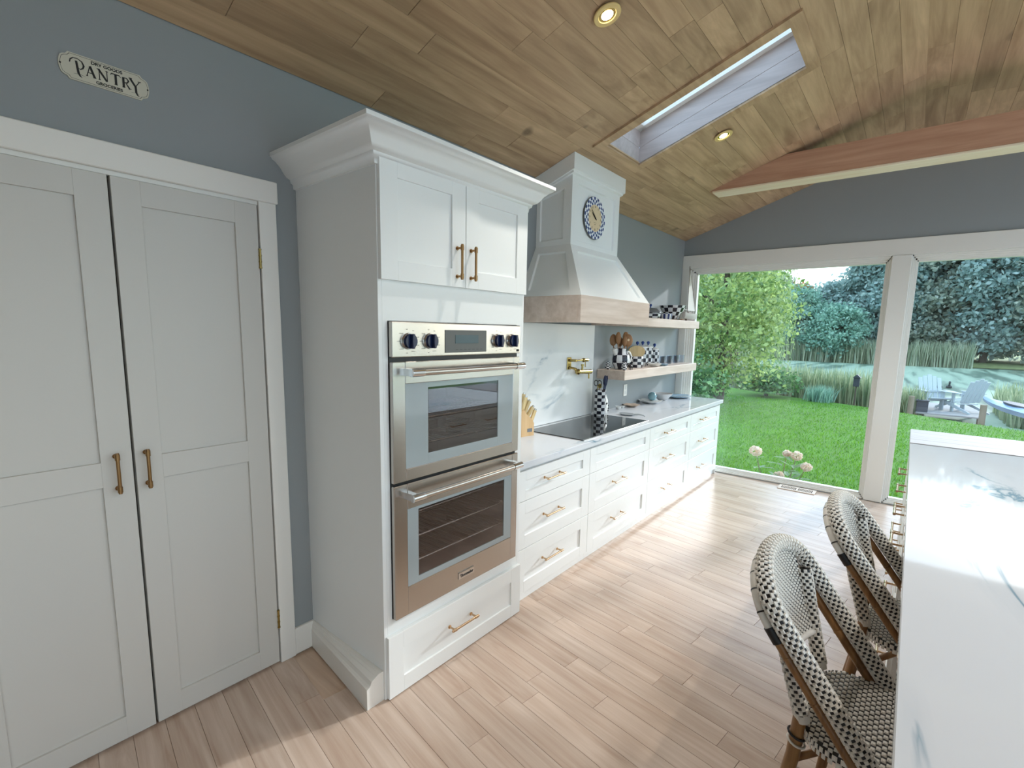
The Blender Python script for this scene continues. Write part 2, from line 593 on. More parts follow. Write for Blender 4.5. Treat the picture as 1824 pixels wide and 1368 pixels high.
def text(body, size, loc, mat, parent, rot=(PI / 2, 0, 0), depth=0.0006, name='lettering', sx=1.0, align='CENTER'):
    cu = bpy.data.curves.new('lettering_curve', 'FONT')
    cu.body = body
    cu.size = size
    cu.extrude = depth
    cu.offset = size * .028
    cu.align_x = align
    cu.align_y = 'CENTER'
    t = bpy.data.objects.new('lettering_tmp', cu)
    me = bpy.data.meshes.new_from_object(t)
    bpy.data.objects.remove(t)
    mt = Matrix.Translation(loc) @ Euler(rot).to_matrix().to_4x4() @ Matrix.Diagonal((sx, 1, 1, 1))
    me.transform(mt)
    me.materials.clear()
    me.materials.append(M[mat])
    return link(name, me, parent)

# ------------------------------------------------------------------ room numbers
ZC, SL = 2.813, 0.341          # ceiling height at the kitchen wall, rise per metre
RA, RB = -2.193, -4.207         # the slopes end in a flat strip between these lines
YR = -6.4                      # far right wall
XW = 5.912                     # window wall
XB = -3.0                      # wall behind the camera
def zc(y):
    if y > RA: return ZC - SL * y
    if y > RB: return ZC - SL * RA
    return ZC - SL * RA + SL * (y - RB)

# ------------------------------------------------------------------ floor
floor = struct('floor', MB().box(XB, XW + 0.1, YR, 0.13, -0.2, -0.012), 'floor_base')
fa = math.radians(8.0)
fd = Vector((math.sin(fa), math.cos(fa), 0))
fe = Vector((math.cos(fa), -math.sin(fa), 0))
pw, pt = 0.110, 0.012
def unit_plank(name, mat, w, t, ch=0.0008, axis='Y', down=False):
    mb = MB()
    g = 0.0005
    e = 0.0007
    z0, z1 = (0, t) if not down else (-t, 0)
    if axis == 'Y':
        base = [(-w / 2 + g, e), (w / 2 - g, e), (w / 2 - g, 1 - e), (-w / 2 + g, 1 - e)]
        top = [(-w / 2 + g + ch, 2 * e), (w / 2 - g - ch, 2 * e), (w / 2 - g - ch, 1 - 2 * e), (-w / 2 + g + ch, 1 - 2 * e)]
    else:
        base = [(e, -w / 2 + g), (1 - e, -w / 2 + g), (1 - e, w / 2 - g), (e, w / 2 - g)]
        top = [(2 * e, -w / 2 + g + ch), (1 - 2 * e, -w / 2 + g + ch), (1 - 2 * e, w / 2 - g - ch), (2 * e, w / 2 - g - ch)]
    za, zb, zk = (z0, z1 - ch, z1) if not down else (z1, z0 + ch, z0)
    vs = [(a, b, za) for a, b in base] + [(a, b, zb) for a, b in base] + [(a, b, zk) for a, b in top]
    fs = [(0, 1, 2, 3), (8, 9, 10, 11)]
    for q in (0, 4):
        fs += [(q + i, q + (i + 1) % 4, q + 4 + (i + 1) % 4, q + 4 + i) for i in range(4)]
    mb.add(vs, fs)
    o = mb.build(name, mat)
    me = o.data
    bpy.data.objects.remove(o)
    return me
fp = unit_plank('floor_plank', 'floor_wood', pw, pt)
nfp = 0
for k in range(-9, 58):
    o0 = fe * (k * pw)
    xm = o0.x
    t_hi = 0.015 if xm < 0.86 else -0.42
    t0 = -2.75 + random.uniform(-0.5, 0)
    while True:
        L = random.uniform(0.55, 1.25)
        t1 = t0 + L
        if t1 > t_hi - o0.y - 0.2:
            t1 = t_hi - o0.y
        a = o0 + fd * t0
        b = o0 + fd * t1
        if max(a.x, b.x) + pw < 5.99:
            o = link('floor_plank', fp, floor)
            o.location = (a.x, a.y, -pt)
            o.rotation_euler = (0, 0, -fa)
            o.scale = (1, (t1 - t0), 1)
            nfp += 1
        t0 = t1
        if t1 >= t_hi - o0.y - 1e-4:
            break

# ------------------------------------------------------------------ ceiling
SKX0, SKX1, SKY0, SKY1 = 2.957, 3.474, -0.512, -1.622    # skylight opening
def cp(x, y, h):
    return (x, y, zc(y) + h)
def slab(mb, x0, x1, y0, y1, h0, h1):
    mb.add([cp(x, y, h) for x in (x0, x1) for y in (y0, y1) for h in (h0, h1)],
           [(0, 1, 3, 2), (4, 6, 7, 5), (0, 4, 5, 1), (2, 3, 7, 6), (0, 2, 6, 4), (1, 5, 7, 3)])
cm = MB()
for x0, x1, y0, y1 in ((XB - .14, XW + .3, .3, SKY0 + .02), (XB - .14, SKX0 - .02, SKY0 + .02, SKY1 - .02), (SKX1 + .02, XW + .3, SKY0 + .02, SKY1 - .02), (XB - .14, XW + .3, SKY1 - .02, RA), (XB - .14, XW + .3, RA, RB)):
    slab(cm, x0, x1, y0, y1, 0.014, 0.05)
SK2 = [(0.6, 2.2), (2.6, 4.2), (4.45, 5.65)]          # unseen roof lights, added to brighten the kitchen side
slab(cm, XB - .14, XW + .3, RB, -4.5, 0.0, 0.05)
slab(cm, XB - .14, XW + .3, -6.0, YR - .3, 0.0, 0.05)
_e = [XB - .14] + [q for ab in SK2 for q in ab] + [XW + .3]
for k in range(0, len(_e), 2):
    slab(cm, _e[k], _e[k + 1], -4.5, -6.0, 0.0, 0.05)
ceiling = struct('ceiling', cm, 'ceil_back')
cw = abs(RA) / 17
ca = math.atan(SL)
cpl = unit_plank('ceiling_plank', 'ceil_wood', cw / math.cos(ca), 0.013, 0.001, 'X', True)
def plank_row(y, spans, rot):
    for a, b in spans:
        x = a
        while x < b - 1e-4:
            L = random.uniform(0.65, 1.7)
            e = x + L
            if e > b - 0.3:
                e = b
            o = link('ceiling_plank', cpl, ceiling)
            o.location = (x, y, zc(y) + 0.0135)
            o.rotation_euler = (rot, 0, 0)
            o.scale = (e - x, 1, 1)
            x = e
cw = abs(RA) / 17
y = -cw / 2
for k in range(17):
    spans = [(-0.9 - random.uniform(0, .6), XW)]
    if y - cw / 2 < SKY0 - .02 and y + cw / 2 > SKY1 + .02:
        spans = [(spans[0][0], SKX0 - .03), (SKX1 + .03, XW)]
    plank_row(y, spans, -ca)
    y -= cw
fw_ = cw / math.cos(ca)
y = RA - fw_ / 2
while y > -3.45:
    plank_row(y, [(1.2 - random.uniform(0, .6), XW)], 0)
    y -= fw_
# plain boarding behind the camera
bk = MB()
slab(bk, XB, -0.9, 0, RA, 0.0005, 0.013)
slab(bk, XB, 1.2, RA, -3.45, 0.0005, 0.013)
slab(bk, XB, XW, -3.45, RB, 0.0005, 0.013)
slab(bk, XB, XW, RB, -4.5, -0.012, 0.0)
slab(bk, XB, XW, -6.0, YR, -0.012, 0.0)
_e = [XB] + [q for ab in SK2 for q in ab] + [XW]
for k in range(0, len(_e), 2):
    slab(bk, _e[k], _e[k + 1], -4.5, -6.0, -0.012, 0.0)
bk.build('rear_boarding', 'ceil_wood', ceiling)

# skylight well
sk = thing('skylight', 'long narrow skylight with whitewashed shaft boards in the wood ceiling', 'skylight', (3.2, -1.06, zc(-1.06)))
D = 0.235
t = MB()
for x0, x1, y0, y1 in ((2.876, SKX0, -.45, -1.69), (SKX1, 3.545, -.45, -1.69), (SKX0, SKX1, -.45, SKY0), (SKX0, SKX1, SKY1, -1.69)):
    slab(t, x0, x1, y0, y1, -0.016, 0.002)
trim_o = t.build('wood_trim', 'ceil_wood', sk)
for nm, (x0, x1, y0, y1) in {'shaft_board': (SKX1, SKX1 + .015, SKY0, SKY1)}.items():
    for h0, h1 in ((-.002, D * .5), (D * .5 + .003, D)):
        q = MB(); slab(q, x0, x1, y0, y1, h0, h1); q.build('shaft_board', 'shaft_wood', sk)
        q = MB(); slab(q, SKX0 - .015, SKX0, y0, y1, h0, h1); q.build('shaft_board', 'shaft_wood', sk)
        q = MB(); slab(q, SKX0, SKX1, SKY0, SKY0 + .015, h0, h1); q.build('shaft_board', 'shaft_wood', sk)
        q = MB(); slab(q, SKX0, SKX1, SKY1 - .015, SKY1, h0, h1); q.build('shaft_board', 'shaft_wood', sk)
q = MB()
fw = 0.05
for x0, x1, y0, y1 in ((SKX0 - .02, SKX0 + .012, SKY0 + .02, SKY1 - .02), (SKX1 - fw, SKX1 + .02, SKY0 + .02, SKY1 - .02), (SKX0, SKX1, SKY0 + .02, SKY0 - fw), (SKX0, SKX1, SKY1 + fw, SKY1 - .02)):
    slab(q, x0, x1, y0, y1, D, D + .03)
q.build('frame', 'trim_white', sk)
q = MB(); slab(q, SKX0 - .02, SKX1 + .02, SKY0 + .02, SKY1 - .02, D + .032, D + .038)
q.build('glass', 'window_glass', sk)

for a, b in SK2:
    t2 = thing('skylight', 'large white framed skylight added out of view to brighten the room', 'skylight', ((a + b) / 2, -5.25, zc(-5.25)), 'added skylights out of view')
    q = MB()
    for x0, x1, y0, y1 in ((a - .04, a + .04, -4.46, -6.04), (b - .04, b + .04, -4.46, -6.04), (a + .04, b - .04, -4.46, -4.54), (a + .04, b - .04, -5.96, -6.04)):
        slab(q, x0, x1, y0, y1, .052, .09)
    q.build('frame', 'trim_white', t2)
    q = MB(); slab(q, a, b, -4.5, -6.0, .092, .098); q.build('glass', 'window_glass', t2)

# ------------------------------------------------------------------ walls
OX0, OX1, OZ = -0.275, 0.770, 2.209          # pantry opening
w = MB()
w.box(XB, OX0, 0, .14, -.2, 2.9).box(OX1, XW + .2, 0, .14, -.2, 2.9).box(OX0, OX1, 0, .14, OZ, 2.9).box(OX0 - .1, OX1 + .1, .14, .16, -.2, OZ + .1)
wall_left = struct('wall_left', w, 'wall')
# window wall (gable)
WY0, WY1 = -0.085, -6.25
gz = zc(RA)
w = MB()
fx = lambda a, b, c: (c, a, b)
w.prism([(0.14, 2.475), (0.14, ZC - SL * .14 + .04), (RA, gz + .04), (RB, gz + .04), (YR - .14, zc(YR - .14) + .04), (YR - .14, 2.475)], fx, XW, XW + .14)
w.box(XW, XW + .14, WY0, .14, -.5, 2.475).box(XW, XW + .14, YR - .14, WY1, -.5, 2.475).box(XW, XW + .14, WY1, WY0, -.5, 0.0)
struct('wall_window', w, 'wall')
# right-hand wall with glazed openings added for light, wall behind the camera
w = MB()
RW = [(-2.8, -0.1), (0.1, 2.8), (3.0, 5.7)]
w.box(XB - .14, XW, YR - .14, YR, 2.55, 2.86).box(XB - .14, XW, YR - .14, YR, -.5, 0.02)
ex = [XB - .14] + [q for ab in RW for q in ab] + [XW]
for k in range(0, len(ex), 2):
    w.box(ex[k], ex[k + 1], YR - .14, YR, 0, 2.55)
struct('wall_right', w, 'wall_pale')
w = MB()
w.prism([(0.14, 2.45), (0.14, ZC), (RA, gz + .04), (RB, gz + .04), (YR - .14, ZC), (YR - .14, 2.45)], fx, XB - .14, XB)
w.box(XB - .14, XB, -4.2, .14, -.5, 2.45).box(XB - .14, XB, YR - .14, -6.3, -.5, 2.45).box(XB - .14, XB, -6.3, -4.2, -.5, .25)
struct('wall_back', w, 'wall')

# window casings
struct('trim_1', MB().box(XW - .022, XW + .001, 0, YR, 2.475, 2.632, .003), 'trim_white')
struct('trim_2', MB().box(XW - .022, XW + .001, 0, WY0, 0, 2.475, .002), 'trim_white')
posts = [(-2.07, -2.225), (-4.16, -4.315)]
for k, (a, b) in enumerate(posts):
    struct('trim_%d' % (k + 3), MB().box(XW - .03, XW + .12, a, b, 0, 2.475, .004), 'trim_white')
struct('trim_5', MB().box(XW - .022, XW + .001, WY1, YR, 0, 2.475, .002), 'trim_white')
def window(idx, y0, y1):
    f = MB()
    z0, z1 = 0.0, 2.475
    for k, (ins, dx, wd) in enumerate(((0.0, 0.0, .022), (.022, .018, .02), (.042, .036, .024), (.066, .048, .02))):
        xa, xb = XW + dx, XW + .11
        L_, R_, T_, B_ = (1.0, .55, .75, .6) if idx == 1 else (.6, .55, .75, .6)
        a0, a1 = y0 - ins * L_, y1 + ins * R_
        c0, c1 = z0 + ins * B_, z1 - ins * T_
        f.box(xa, xb, a0, a0 - wd * L_, c0, c1, .0015).box(xa, xb, a1 + wd * R_, a1, c0, c1, .0015)
        f.box(xa, xb, a0, a1, c0, c0 + wd * B_, .0015).box(xa, xb, a0, a1, c1 - wd * T_, c1, .0015)
    o = struct('window_%d' % idx, f, 'trim_white')
    i = .04
    MB().box(XW + .064, XW + .070, y0 - i, y1 + i, z0 + .04, z1 - i).build('pane', 'window_glass', o)
window(1, WY0, posts[0][0])
window(2, posts[0][1], posts[1][0])
window(3, posts[1][1], WY1)
for k, (a, b) in enumerate(RW):  # unseen windows, put in to let more sky light inside
    f = MB()
    f.box(a, b, YR - .1, YR, .02, .12, .004).box(a, b, YR - .1, YR, 2.45, 2.55, .004)
    for q in (a, (a + b) / 2 - .04, b - .08):
        f.box(q, q + .08, YR - .1, YR, .12, 2.45, .004)
    o = struct('window_%d' % (k + 4), f, 'trim_white')
    MB().box(a + .05, b - .05, YR - .06, YR - .054, .1, 2.48).build('pane', 'window_glass', o)

f = MB()  # added window behind the camera, for more light from the rear
f.box(XB - .1, XB, -6.3, -4.2, .25, .32, .004).box(XB - .1, XB, -6.3, -4.2, 2.38, 2.45, .004).box(XB - .1, XB, -6.3, -6.23, .32, 2.38, .004).box(XB - .1, XB, -4.27, -4.2, .32, 2.38, .004)
o = struct('window_7', f, 'trim_white')
MB().box(XB - .06, XB - .054, -6.25, -4.25, .3, 2.4).build('pane', 'window_glass', o)

# ceiling beam
bm_o = MB()
bm_o.prism([(-.60, 3.035), (-1.30, 3.25), ((RA + RB) + 1.30, 3.25), ((RA + RB) + .60, 3.035)], fx, 4.727, 4.922)
bo_ = bm_o.build('ceiling_beam', 'beam_wood')
MB().box(4.727, 4.922, (RA + RB) + .68, -.68, 3.018, 3.0345, .002).build('lit_underside', 'lit_beam', bo_)  # light from below put in as a paler board
tag(bo_, 'reddish brown wooden collar beam crossing below the plank ceiling', 'beam')

# recessed lights
def downlight(x, y, label, power=None):
    z = zc(y) - .0135
    t = thing('recessed_light', label, 'ceiling light', (0, 0, 0), 'recessed lights in the wood ceiling')
    MB().lathe([(.040, .002), (.043, -.003), (.062, -.004), (.066, -.001), (.066, .004)], (0, 0, 0), 32).build('trim_ring', 'light_trim', t, 40)
    MB().lathe([(.042, .001), (.038, .006), (.030, .020)], (0, 0, 0), 32).build('reflector', 'brass_bright', t, 40)
    MB().lathe([(.0001, -.006), (.016, -.005), (.027, -.001), (.030, .006)], (0, 0, 0), 24).build('bulb', 'bulb', t, 40)
    l = bpy.data.lights.new('lamp', 'SPOT')
    l.energy = LAMP
    l.spot_size = math.radians(120)
    l.spot_blend = 0.6
    l.shadow_soft_size = .035
    l.color = (1.0, 0.95, 0.88)
    lo = bpy.data.objects.new('lamp', l)
    COL.objects.link(lo)
    lo.parent = t
    lo.location = (0, 0, -.02)
    t.location = (x, y, z)
    t.rotation_euler = (-ca if y > RA else ca, 0, 0)
    return t
LAMP = 54.0
M['bulb'] = glow('bulb_glow', (1.0, 0.86, 0.62, 1), 30)
downlight(1.965, -1.047, 'round brass recessed light nearest the camera, by the top edge')
downlight(3.757, -1.053, 'small round brass recessed light between skylight and beam')
for x, y in ((0.1, -4.35), (1.965, -4.35), (3.757, -4.35), (-1.7, -4.35)):  # extra unseen downlights, added to lift the room's light
    downlight(x, y, 'round brass recessed light added out of view to brighten the room')

# ------------------------------------------------------------------ pantry doors and trim
def ring(mb, x0, x1, z0, z1, px0, px1, pz0, pz1, y, d, b=.0009):
    mb.box(x0, px0, y, y + d, z0, z1, b).box(px1, x1, y, y + d, z0, z1, b)
    mb.box(px0 - .0005, px1 + .0005, y, y + d, z0, pz0, b).box(px0 - .0005, px1 + .0005, y, y + d, pz1, z1, b)

def vbar(mb, x, y_face, z0, z1, out, r=.006):
    y = y_face - out
    mb.cyl((x, y, z0), (x, y, z1), r, n=14)
    for z in (z0 + .016, z1 - .016):
        mb.cyl((x, y_face + .001, z), (x, y, z), r * .8, n=12)
        mb.cyl((x, y_face, z), (x, y_face - .004, z), r * 1.5, n=14)
        mb.cyl((x, y, z - .011), (x, y, z + .011), r * 1.35, n=14)

def hbar(mb, x0, x1, y_face, z, out, r=.0055):
    y = y_face - out
    mb.cyl((x0, y, z), (x1, y, z), r, n=14)
    for x in (x0 + .018, x1 - .018):
        mb.cyl((x, y_face + .001, z), (x, y, z), r * .85, n=12)
        mb.cyl((x, y_face, z), (x, y_face - .004, z), r * 1.6, n=14)
        mb.cyl((x - .012, y, z), (x + .012, y, z), r * 1.3, n=14)

def pantry_door(idx, x0, x1, px0, px1, hx, hinge_x):
    y = -.02
    f = MB()
    d = .036
    b = .0009
    f.box(x0, px0, y, y + d, .012, 2.203, b).box(px1, x1, y, y + d, .012, 2.203, b)
    for z0, z1 in ((.012, .108), (1.061, 1.157), (2.113, 2.203)):
        f.box(px0 - .0005, px1 + .0005, y, y + d, z0, z1, b)
    o = struct('door_%d' % idx, f, 'door_white')
    for z0, z1 in ((.108, 1.061), (1.157, 2.113)):
        MB().box(px0 - .004, px1 + .004, y + .011, y + .03, z0 - .004, z1 + .004).build('panel', 'door_white', o)
    h = MB(); vbar(h, hx, y, 1.035, 1.192, .032, .0062)
    h.build('handle', 'brass', o, 35)
    for z0, z1 in ((.196, .284), (1.934, 2.014)):
        q = MB(); q.cyl((hinge_x, y - .004, z0), (hinge_x, y - .004, z1), .0055, n=12)
        for zz in (z0, z1, (z0 * 2 + z1) / 3, (z0 + 2 * z1) / 3):
            q.cyl((hinge_x, y - .004, zz - .003), (hinge_x, y - .004, zz + .003), .0068, n=12)
        q.build('hinge', 'brass_bright', o, 35)
    return o
pantry_door(1, -.268, .2435, -.175, .148, .192, -.270)
pantry_door(2, .2525, .763, .341, .670, .287, .7655)
struct('trim_6', MB().box(.770, .846, -.024, .0005, 0, 2.222, .002), 'trim_white')
struct('trim_7', MB().box(-.36, -.275, -.024, .0005, 0, 2.222, .002), 'trim_white')
struct('trim_8', MB().box(-.367, .853, -.032, .0005, 2.2215, 2.315, .003), 'trim_white')
struct('trim_9', MB().box(-.275, .770, -.012, .012, 2.205, 2.222, .001), 'trim_white')
struct('baseboard_left', MB().box(.846, .953, -.018, .0005, 0, .142, .003), 'trim_white')
# deeper base moulding along the side of the oven cabinet
bb = MB()
def wedge(u, v, z):      # u 0..1 from cabinet side outwards, v 0..1 along the depth
    y0, y1 = -.018, -.618
    return (.9525 - u * (.018 + .07 * v), y0 + (y1 - y0) * v, z)
pf = [(0, 0), (1, 0), (1, .098), (.9, .102), (.8, .108), (.72, .124), (.45, .136), (.3, .142), (0, .142)]
bb.add([wedge(u, v, z) for v in (0, 1) for u, z in pf],
       [tuple(range(9)), tuple(range(17, 8, -1))] + [(i, 9 + i, 9 + (i + 1) % 9, (i + 1) % 9) for i in range(9)])
tag(bb.build('base_moulding', 'trim_white'), 'white moulded base board along the side of the oven cabinet', 'base board')

# ------------------------------------------------------------------ pantry sign
sg = thing('pantry_sign', 'cream enamel PANTRY plaque with scalloped ends on the blue wall', 'sign', (.271, -.002, 2.50))
SX0, SX1, SZ0, SZ1 = .145, .398, 2.499, 2.585
def sign_poly(ins):
    W, H = (SX1 - SX0), (SZ1 - SZ0)
    cx, cz = (SX0 + SX1) / 2, (SZ0 + SZ1) / 2
    a, b = W / 2 - ins, H / 2 - ins
    n = .024
    q = []
    # one quarter: right end bulge, notch, top edge
    q.append((a, 0))
    for k in range(5):
        th = k / 4 * .95
        q.append((a - .004 * (1 - math.cos(th * 2)), b * .62 * math.sin(th) / math.sin(.95)))
    q += [(a - .012, b * .74), (a - .020, b * .80), (a - n, b * .93), (a - n - .002, b)]
    quarter = q
    full = quarter + [(-x, z) for x, z in reversed(quarter)] + [(-x, -z) for x, z in quarter[1:]] + [(x, -z) for x, z in reversed(quarter[1:])]
    out = []
    for p in full:
        if not out or (abs(p[0] - out[-1][0]) + abs(p[1] - out[-1][1])) > 1e-5:
            out.append(p)
    return [(cx + x, cz + z) for x, z in out]
fy = lambda a, b, c: (a, c, b)
MB().prism(sign_poly(0), fy, -.0005, -.006).build('plate', 'cream', sg)
bl = MB()
po, pi_ = sign_poly(.0038), sign_poly(.0048)
m = len(po)
bl.add([(a, -.0064, b) for a, b in po] + [(a, -.0064, b) for a, b in pi_], [(i, (i + 1) % m, m + (i + 1) % m, m + i) for i in range(m)])
bl.build('border_line', 'ink', sg)
def U2(u, v):
    return (SX0 + u * (SX1 - SX0), SZ0 + v * (SZ1 - SZ0))
lt = MB()
def stroke(pts, w):
    ws = w if isinstance(w, (list, tuple)) else [w] * len(pts)
    P = [Vector(U2(*p)) for p in pts]
    L, R_ = [], []
    for i, p in enumerate(P):
        d = (P[min(i + 1, len(P) - 1)] - P[max(i - 1, 0)]).normalized()
        nrm = Vector((-d.y, d.x)) * ws[i] / 2
        L.append(p + nrm); R_.append(p - nrm)
    k = len(P)
    for yy in (-.0061,):
        vs = [(q.x, -.0066, q.y) for q in L] + [(q.x, -.0066, q.y) for q in R_]
        lt.add(vs, [(i, i + 1, k + i + 1, k + i) for i in range(k - 1)])
T_, t_ = .0070, .0026
# P with its swash
stroke([(.185, .74), (.20, .30), (.215, .20), (.235, .16)], [T_ * .9, T_, T_ * .7, .001])
stroke([(.115, .62), (.125, .74), (.155, .82), (.20, .83), (.245, .76), (.262, .62), (.25, .52), (.225, .46), (.205, .48)], [.003, .0036, .003, .0026, .004, .0055, .0045, .0028, .002])
# A
stroke([(.29, .32), (.325, .68)], t_); stroke([(.328, .70), (.372, .30)], T_); stroke([(.305, .44), (.35, .44)], t_)
stroke([(.278, .31), (.302, .31)], t_); stroke([(.355, .30), (.388, .30)], t_)
# N
stroke([(.425, .31), (.425, .70)], t_); stroke([(.42, .70), (.505, .31)], T_ * .95); stroke([(.51, .31), (.51, .70)], t_)
stroke([(.412, .31), (.438, .31)], t_); stroke([(.40, .70), (.425, .70)], t_); stroke([(.497, .70), (.523, .70)], t_)
# T
stroke([(.55, .64), (.562, .70), (.652, .70), (.664, .64)], [.002, .0036, .0036, .002]); stroke([(.607, .70), (.607, .31)], T_); stroke([(.588, .31), (.626, .31)], t_)
# R
stroke([(.695, .31), (.695, .70)], T_); stroke([(.695, .69), (.735, .69), (.755, .61), (.74, .52), (.70, .50)], [.003, .004, .0055, .004, .002])
stroke([(.722, .50), (.762, .30), (.785, .32)], [.003, .0055, .002]); stroke([(.678, .31), (.712, .31)], t_)
# Y
stroke([(.775, .75), (.832, .48)], T_); stroke([(.885, .70), (.835, .48)], t_); stroke([(.835, .50), (.838, .24), (.855, .14), (.875, .12)], [T_, T_, T_ * .6, .001])
stroke([(.76, .76), (.80, .755)], t_); stroke([(.865, .70), (.905, .71)], t_)
# little flourishes
stroke([(.15, .24), (.21, .27), (.27, .235)], [.0006, .0014, .0006]); stroke([(.78, .20), (.83, .225), (.88, .19)], [.0005, .0008, .0005])
lt.build('lettering', 'ink', sg)
text('DRY GOODS', .0135, (U2(.515, .86)[0], -.0063, U2(.5, .845)[1]), 'ink', sg, sx=1.12)
text('GROCERIES', .0135, (U2(.53, .15)[0], -.0063, U2(.5, .15)[1]), 'ink', sg, sx=1.08)
for u in (.018, .982):
    q = MB(); c = U2(u, .5); q.ball((c[0], -.006, c[1]), .0028, 8); q.build('screw', 'ink', sg)

# ------------------------------------------------------------------ oven cabinet
TX0, TX1, TY = .953, 1.911, -.627
tc = thing('oven_cabinet', 'tall white cabinet with crown moulding housing the double oven', 'cabinet', (1.43, -.31, 0))
c = MB()
c.box(TX0, TX0 + .02, TY, -.001, 0, 2.44, .001).box(TX1 - .02, TX1, TY, -.001, 0, 2.44, .001)
c.box(TX0 + .02, TX1 - .02, -.02, -.001, 0, 2.44).box(TX0, TX1, TY, -.001, 2.40, 2.44)
c.box(TX0 + .02, .998, TY, TY + .02, .30, 1.88).box(1.850, TX1 - .02, TY, TY + .02, .30, 1.88)
c.box(.998, 1.850, TY, TY + .02, 1.708, 1.88).box(.998, 1.850, TY, TY + .02, .30, .374)
c.box(TX0 + .02, TX1 - .02, TY, TY + .02, 1.88, 2.40).box(TX0 + .02, TX1 - .02, TY, TY + .02, 0, .30)
c.build('carcass', 'white', tc)
# crown: profile swept along left side, front, right side
cr = MB()
prof = [(0, 2.310), (.010, 2.310), (.013, 2.330), (.022, 2.336), (.026, 2.350), (.040, 2.356), (.052, 2.368), (.068, 2.392), (.088, 2.412), (.104, 2.420), (.108, 2.428), (.114, 2.430), (.114, 2.446), (0, 2.446)]
path = [(TX0, -.001, -1, 0), (TX0, TY, -1, -1), (TX1, TY, 1, -1), (TX1, -.001, 1, 0)]
vs = []
for px, py, dx, dy in path:
    for p, z in prof:
        vs.append((px + dx * p, py + dy * p, z))
n = len(prof)
fs = []
for i in range(3):
    for k in range(n):
        fs.append((i * n + k, i * n + (k + 1) % n, (i + 1) * n + (k + 1) % n, (i + 1) * n + k))
fs += [tuple(range(n)), tuple(range(4 * n - 1, 3 * n - 1, -1))]
cr.add(vs, fs).build('crown_moulding', 'white', tc, 50)

def front(parent, name, x0, x1, z0, z1, y, px, pz0, pz1, mat='white', d=.02, dep=.009):
    f = MB()
    ring(f, x0, x1, z0, z1, x0 + px, x1 - px, pz0, pz1, y, d)
    o = f.build(name, mat, parent)
    MB().box(x0 + px - .004, x1 - px + .004, y + dep, y + d - .002, pz0 - .004, pz1 + .004).build('panel', mat, o)
    return o
for x0, x1, hx in ((.957, 1.4325, 1.377), (1.4365, 1.9035, 1.468)):
    o = front(tc, 'door', x0, x1, 1.873, 2.366, TY - .021, .086, 1.954, 2.277)
    h = MB(); vbar(h, hx, TY - .021, 1.905, 2.064, .034, .006); h.build('handle', 'brass', o, 35)
o = front(tc, 'drawer', .962, 1.906, .006, .306, TY - .021, .083, .082, .225)
h = MB(); hbar(h, 1.313, 1.503, TY - .021, .186, .042, .006); h.build('handle', 'nickel_gold', o, 35)

# ------------------------------------------------------------------ double oven
ov = thing('double_oven', 'stainless steel double wall oven with blue knobs in the tall cabinet', 'oven', (1.424, -.35, .376))
OY = -.655
b = MB()
b.box(.9995, 1.8485, -.634, -.07, 1.545, 1.705).box(.9995, 1.8485, -.634, -.07, .378, .40)
b.box(.9995, 1.03, -.634, -.07, .40, 1.545).box(1.818, 1.8485, -.634, -.07, .40, 1.545)
b.box(1.03, 1.818, -.10, -.07, .40, 1.545).box(1.03, 1.818, -.634, -.10, .985, 1.03)
b.box(1.03, 1.818, -.634, -.10, .40, .46).box(1.03, 1.818, -.634, -.10, 1.49, 1.545)
b.build('housing', 'black', ov)
for z0, z1 in ((.46, .985), (1.03, 1.49)):
    q = MB()
    x0, x1, y0, y1 = 1.031, 1.817, -.628, -.101
    q.box(x0, x0 + .012, y0, y1, z0, z1).box(x1 - .012, x1, y0, y1, z0, z1).box(x0, x1, y1 - .012, y1, z0, z1).box(x0, x1, y0, y1, z0, z0 + .01).box(x0, x1, y0, y1, z1 - .01, z1)
    q.build('cavity', 'enamel', ov)
    for zz in ((z0 + .13, z0 + .25, z0 + .37) if z0 < 1 else (z0 + .12, z0 + .24)):
        q = MB()
        for k in range(3):
            yy = -.60 + k * .22
            q.cyl((1.045, yy, zz), (1.803, yy, zz), .004, n=6)
        for k in range(26):
            xx = 1.05 + k * .0298
            q.cyl((xx, -.60, zz + .004), (xx, -.15, zz + .004), .0022, n=5)
        q.build('rack', 'rack', ov)
pn = MB().box(.997, 1.851, OY, -.634, 1.556, 1.705, .004).build('control_panel', 'steel', ov)
for kx in (1.085, 1.205, 1.662, 1.780):
    kz = 1.624
    k_ = MB().cyl((kx, OY + .002, kz), (kx, OY - .010, kz), .036, .034, n=28).build('knob_ring', 'chrome', ov, 40)
    q = MB()
    q.cyl((kx, OY - .009, kz), (kx, OY - .022, kz), .0325, .031, n=28)
    q.box(kx - .008, kx + .008, OY - .038, OY - .02, kz - .031, kz + .031, .003)
    q.build('knob', 'knob_blue', k_, 40)
    for j in range(9):
        a = PI * 2 * j / 9 + .35
        r = .050
        cx, cz = kx + r * math.cos(a), kz + r * math.sin(a) * 1.02
        hw = .010 if abs(math.cos(a)) > .5 else .004
        MB().box(cx - hw, cx + hw, OY - .0008, OY, cz - .0009, cz + .0009).build('dial_marking', 'ink', ov)
ds = MB().box(1.293, 1.575, OY - .003, OY + .002, 1.570, 1.675, .002).build('display', 'display', ov)
MB().box(1.357, 1.514, OY - .0045, OY - .002, 1.613, 1.652).build('screen', 'lcd', ds)
for j in range(7):
    MB().box(1.36 + j * .028, 1.375 + j * .028, OY - .0038, OY - .0028, 1.583, 1.5845).build('button_marking', 'ink', ds)
MB().box(1.818, 1.840, OY - .0006, OY + .001, 1.566, 1.578).build('model_plate', 'ink', ov)
